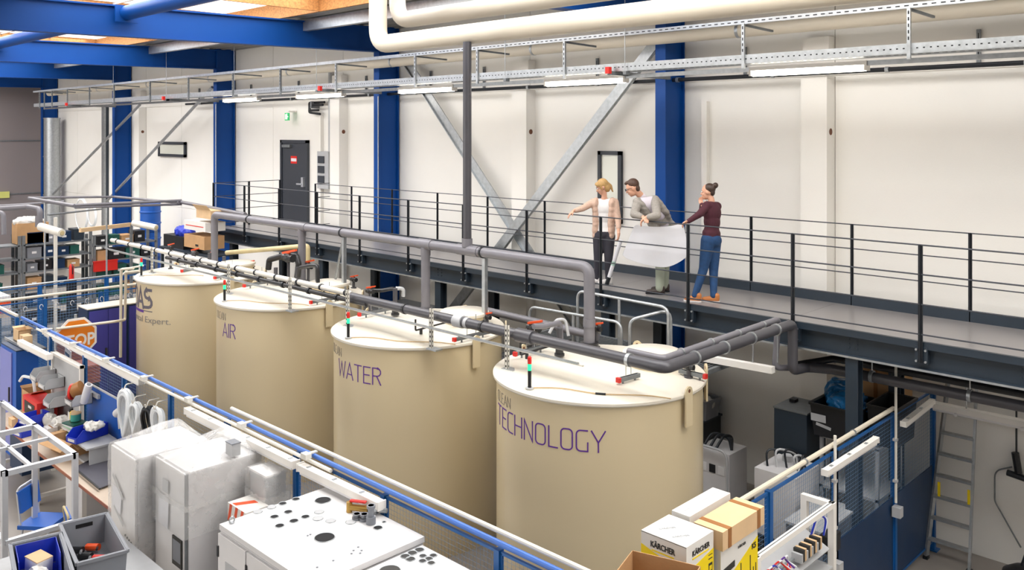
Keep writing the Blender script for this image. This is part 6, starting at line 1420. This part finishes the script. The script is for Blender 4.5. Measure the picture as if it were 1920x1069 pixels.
t = thing('white_tank_box', 'white low cabinet under the far end of the bench', 'cabinet', (-12.9, 4.5, 0)); part('body', MB().box(-13.1, -12.5, 4.35, 4.8, 0, .75), m_cab, t); part('door', MB().box(-13.08, -12.52, 4.34, 4.35, .05, .72), m_white, t)
# ================================================================== LEFT BACKGROUND
def shelf_unit(lab, X, y0, y1, levels, ztop):
    t = thing('storage_shelf', lab, 'shelf', (X-.3, (y0+y1)/2, 0), 'storage shelves at the far left')
    for x in (X-.6, X): 
        for y in (y0, y1): part('upright', MB().box(x-.04, x, y-.04, y+.04, 0, ztop), m_galvd, t)
    for z in levels: part('shelf_board', MB().box(X-.6, X, y0, y1, z-.04, z), m_galvd, t)
    return t
SX = -26.0
lev = [.25, .75, 1.25, 1.75, 2.12, 2.5]
shelf_unit('grey storage shelf full of boxes at the left picture edge', SX, 5.0, 7.45, lev, 2.75)
shelf_unit('grey storage shelf of boxes, right of the first one', SX, 7.55, 9.3, lev, 2.75)
shelf_unit('grey storage shelf with green crates beside the blue column', SX, 9.4, 11.2, [.25, .8, 1.35, 1.85, 2.3], 2.6)
rr = random.Random(3); cols_ = [('grey', m_grey), ('dark blue', m_dblue), ('brown', m_card), ('black', m_black), ('green', m_teal), ('black', m_black), ('dark blue', m_dblue), ('charcoal', m_slate)]  # mostly dark box colours: the shadow over these shelves is put into the palette
ordn = ['bottom', 'second', 'third', 'fourth', 'fifth', 'top']
n_ = 0
for s_, (ya, yb, lv) in enumerate(((5.1, 7.35, lev), (7.65, 9.2, lev), (9.5, 11.1, [.25, .8, 1.35, 1.85, 2.3]))):
    for li, z in enumerate(lv):
        y = ya; k = 0; hmax = (lv[li+1]-z-.1) if li+1 < len(lv) else .38
        while y < yb-.2:
            w_ = rr.uniform(.26, .5); h_ = min(hmax, rr.uniform(.2, .34)); nm, mm = rr.choice(cols_ if s_ < 2 else cols_[3:5]+cols_[4:5]+cols_[1:3])
            if y+w_ > yb: break
            d_ = rr.uniform(.36, .5)
            t = thing('storage_box', '%s storage box, %s, %s board, %s' % (nm, ['leftmost', 'second from left', 'third from left', 'fourth from left', 'fifth from left', 'sixth from left', 'seventh from left', 'eighth from left'][k], ordn[li], ['shelf at the picture edge', 'shelf behind the extinguisher', 'shelf beside the blue column'][s_]), 'box', (SX-.3, y+w_/2, z), 'boxes on the storage shelves')
            part('body', MB().box(SX-.05-d_, SX-.05, y, y+w_-.03, z, z+h_), mm, t)
            part('rim', MB().box(SX-.06-d_, SX-.04, y-.005, y+w_-.025, z+h_-.02, z+h_+.002), mm, t)
            if rr.random() < .5: part('label', MB().box(SX-.05, SX-.045, y+w_*.3, y+w_*.6, z+h_*.4, z+h_*.62), m_white, t)
            y += w_+rr.uniform(0, .06); k += 1
t = thing('fire_extinguisher', 'red fire extinguisher standing in front of the shelves', 'extinguisher', (-24.5, 7.9, 0))
c = aY(134, 510, 8.5); part('stand', MB().box(c.x-.1, c.x+.1, c.y-.1, c.y+.1, 0, c.z-.2), m_blk2, t); part('cylinder', MB().lathe([(0, 0), (.065, 0), (.065, .34), (.04, .4), (.02, .42), (0, .42)], (c.x, c.y, c.z-.2), 18), m_red, t); part('hose', MB().tube([(c.x, c.y, c.z+.22), (c.x+.1, c.y, c.z+.15), (c.x+.09, c.y, c.z-.05)], .015, 8, bend=.05), m_black, t)
t = thing('red_crate', 'red open crate on the right storage shelf', 'crate', (-25.7, 10.5, 1.3)); c = aX(196, 500, -25.95); part('tub', MB().box(-26.0, -25.9, c.y-.3, c.y+.35, c.z-.12, c.z+.16), m_red, t); part('rim', MB().box(-26.0, -25.88, c.y-.32, c.y+.37, c.z+.16, c.z+.18), m_red, t)
t = thing('carton', 'white sacks on a brown carton on top of the left shelf', 'carton', (-26.3, 7.4, 2.5)); c = aX(57, 425, -26.1); part('box', MB().box(-26.5, -26.05, c.y-.35, c.y+.45, 2.52, c.z+.1), m_card, t); b_ = MB(); ell(b_, (-26.25, c.y, c.z+.14), (.2, .42, .14)); crumple(fused('sack', b_, m_wrap, t, .04, 1), .035, 14)
# overhead pipe frames at left
t = thing('pipe_rack', 'grey overhead pipe frame in front of the far left wall', 'pipe', (-24, 8, 3))
for a in (((55, 372, 7.0), (140, 386, 7.3), .045), ((0, 386, 7.2), (120, 378, 8.6), .03), ((140, 385, 7.3), (340, 376, 9.9), .035), ((140, 389, 7.3), (340, 383, 9.9), .03), ((340, 379, 9.9), (460, 402, 9.6), .045), ((52, 371, 7.2), (215, 369, 9.4), .03), ((215, 369, 9.4), (335, 380, 9.8), .035), ((90, 403, 6.6), (190, 392, 8.6), .022)):
    p = aY(*a[0]); q = aY(*a[1]); part('pipe', MB().cyl(p, q, a[2], 12), m_gpipe if a[2] > .028 else m_galvd, t)
for x, y, yb, Y in ((84, 380, 560, 7.1), (200, 386, 480, 8.4)): p = aY(x, y, Y); part('post', MB().cyl((p.x, p.y, 0), p, .022, 8), m_galv, t)
t = thing('bent_pipe', 'thick dark grey pipe bending down at the far left', 'pipe', (-24, 7, 3)); part('pipe', MB().tube([aY(-5, 392, 6.9), aY(52, 388, 7.3), aY(75, 392, 7.4), aY(74, 425, 7.4)], .07, 14, bend=.12), m_gpipe, t); part('sleeve', MB().cyl(aY(73, 405, 7.4), aY(73, 425, 7.4), .09, 14), m_gpipe, t); part('pipe', MB().tube([aY(-5, 398, 6.5), aY(6, 400, 6.6), aY(7, 440, 6.6)], .06, 12, bend=.1), m_gpipe, t)
t = thing('hanging_sleeve', 'short white cylinder hung left under the pipes', 'pipe', aY(95, 433, 6.6)); part('tube', MB().cyl(aY(76, 425, 6.5), aY(116, 437, 6.7), .09, 14), m_wpipe, t); part('core', MB().cyl(aY(115, 436.8, 6.695), aY(117, 437.3, 6.705), .05, 14), m_ypipe, t)
t = thing('hanging_sleeve', 'short cream cylinder hung right of the blue column', 'pipe', aY(270, 422, 8.6)); part('tube', MB().cyl(aY(250, 418, 8.5), aY(293, 427, 8.8), .075, 14), m_wpipe, t); part('core', MB().cyl(aY(292.5, 426.9, 8.798), aY(294, 427.2, 8.806), .04, 14), m_ypipe, t)
for k, (x, y, rpx_) in enumerate(((152, 395, .42), (172, 397, .25))):
    c = aY(x, y+8, 8.6); t = thing('wire_coil', ['large ring of white hose hanging at the far left', 'smaller ring of white hose hanging at the far left'][k], 'hose', c, 'hose rings at the far left')
    for j in range(3): part('loop', MB().tube([c+P3((rpx_+.02*j)*math.cos(a), .01*j, (rpx_+.02*j)*math.sin(a)) for a in [2*math.pi*i/24 for i in range(24)]], .012, 6, closed=True), m_hose, t)
# blue drum-like cupboard and wooden beam and boxes at the walkway end
t = thing('blue_drum_stack', 'tall blue ribbed barrels behind the AS tank at left', 'barrel', (-26, 11.5, 0)); p = aY(282, 410, 11.4)
for k in range(4): part('barrel', MB().lathe([(0, 0), (.3, 0), (.3, .25), (.32, .27), (.32, .3), (.3, .32), (.3, .6), (.32, .62), (.32, .65), (.3, .67), (.3, .9), (0, .9)], (p.x, p.y, k*.82 if k < 4 else 0), 24), m_pblue, t)
t = thing('wooden_beam', 'beige horizontal beam in front of the blue column at far left', 'beam', aY(210, 428, 9.5)); part('beam', MB().bar(aY(150, 432, 7.7), aY(245, 421, 9.3), .07, .1), m_cardl, t); part('post', MB().bar(aY(246, 421, 9.3), (aY(246, 421, 9.3).x, 9.3, 0), .06, .06), m_galvd, t)
for k, (x0, x1, yt, yb, Y, mm, l) in enumerate(((345, 385, 412, 436, 9.35, m_kbox, 'white and red carton on top of the carton stack by the walkway end'), (345, 383, 438, 470, 9.35, m_card, 'brown carton at the bottom of the stack by the walkway end'), (368, 395, 392, 412, 9.4, m_cardl, 'open pale carton topping the stack by the walkway end'))):
    a = aY(x0, yt, Y); b = aY(x1, yb, Y); t = thing('carton', l, 'carton', (a.x, Y, b.z), 'cartons stacked by the walkway end')
    part('box', MB().box(a.x, b.x, Y, Y+.5, b.z+.005, a.z), mm, t)
    if k == 0: part('red_print', MB().box(a.x+.1, b.x-.1, Y-.004, Y, b.z+.1, a.z-.1), m_red, t)
    if k == 1: part('hand_hole', MB().box(b.x-.45, b.x-.3, Y-.004, Y, a.z-.25, a.z-.2), m_ink, t)
    if k == 2: part('flap', MB().prism([(a.x, Y, a.z), (b.x, Y, a.z), (b.x, Y-.1, a.z+.12), (a.x, Y-.1, a.z+.12)], (0, 0, .006)), mm, t)
a = aY(345, 470, 9.35); b = aY(385, 470, 9.35)
t = thing('carton_table', 'dark table carrying the carton stack by the walkway end', 'table', (a.x, 10, 0)); part('top', MB().box(a.x-1.3, b.x+.3, 9.3, 10.0, a.z-.04, a.z), m_slate, t)
for x in (a.x-1.2, b.x+.2):
    for y in (9.35, 9.95): part('leg', MB().box(x-.03, x+.03, y-.03, y+.03, 0, a.z-.04), m_slate, t)
t = thing('blue_crate', 'bright blue bag on dark crate beside the stacked cartons', 'crate', (a.x-.8, 9.6, a.z)); part('tub', MB().box(a.x-1.25, a.x-.15, 9.4, 9.9, a.z, a.z+.3), m_black, t); b_ = MB(); ell(b_, (a.x-.6, 9.65, a.z+.38), (.42, .2, .16)); crumple(fused('bag', b_, m_sky, t, .04, 1), .035, 14)
# machinery standing between tanks and wall (dark boxes seen through the gaps)
for k, (x, y, Y, w_, d_, h_, mm, l) in enumerate(((-16.9, 0, 11.2, 1.2, .9, 1.7, m_slate, 'dark machine housing under the walkway behind the second tank'), (-13.8, 0, 11.1, 1.3, .9, 2.0, m_grey, 'grey machine housing under the walkway behind the third tank'), (-10.3, 0, 11.3, 1.2, .8, 1.6, m_grey, 'grey machine housing under the walkway between third and near tank'))):
    t = thing('machine_housing', l, 'machine', (x, Y, 0), 'machines under the walkway'); part('body', MB().box(x-w_/2, x+w_/2, Y-d_/2, Y+d_/2, 0, h_), mm, t); part('top', MB().box(x-w_/2-.02, x+w_/2+.02, Y-d_/2-.02, Y+d_/2+.02, h_, h_+.03), m_galvd, t)
    for j in range(5): part('louvre', MB().box(x-.3, x+.3, Y-d_/2-.015, Y-d_/2, h_-.5+j*.07, h_-.46+j*.07), m_blk2, t)
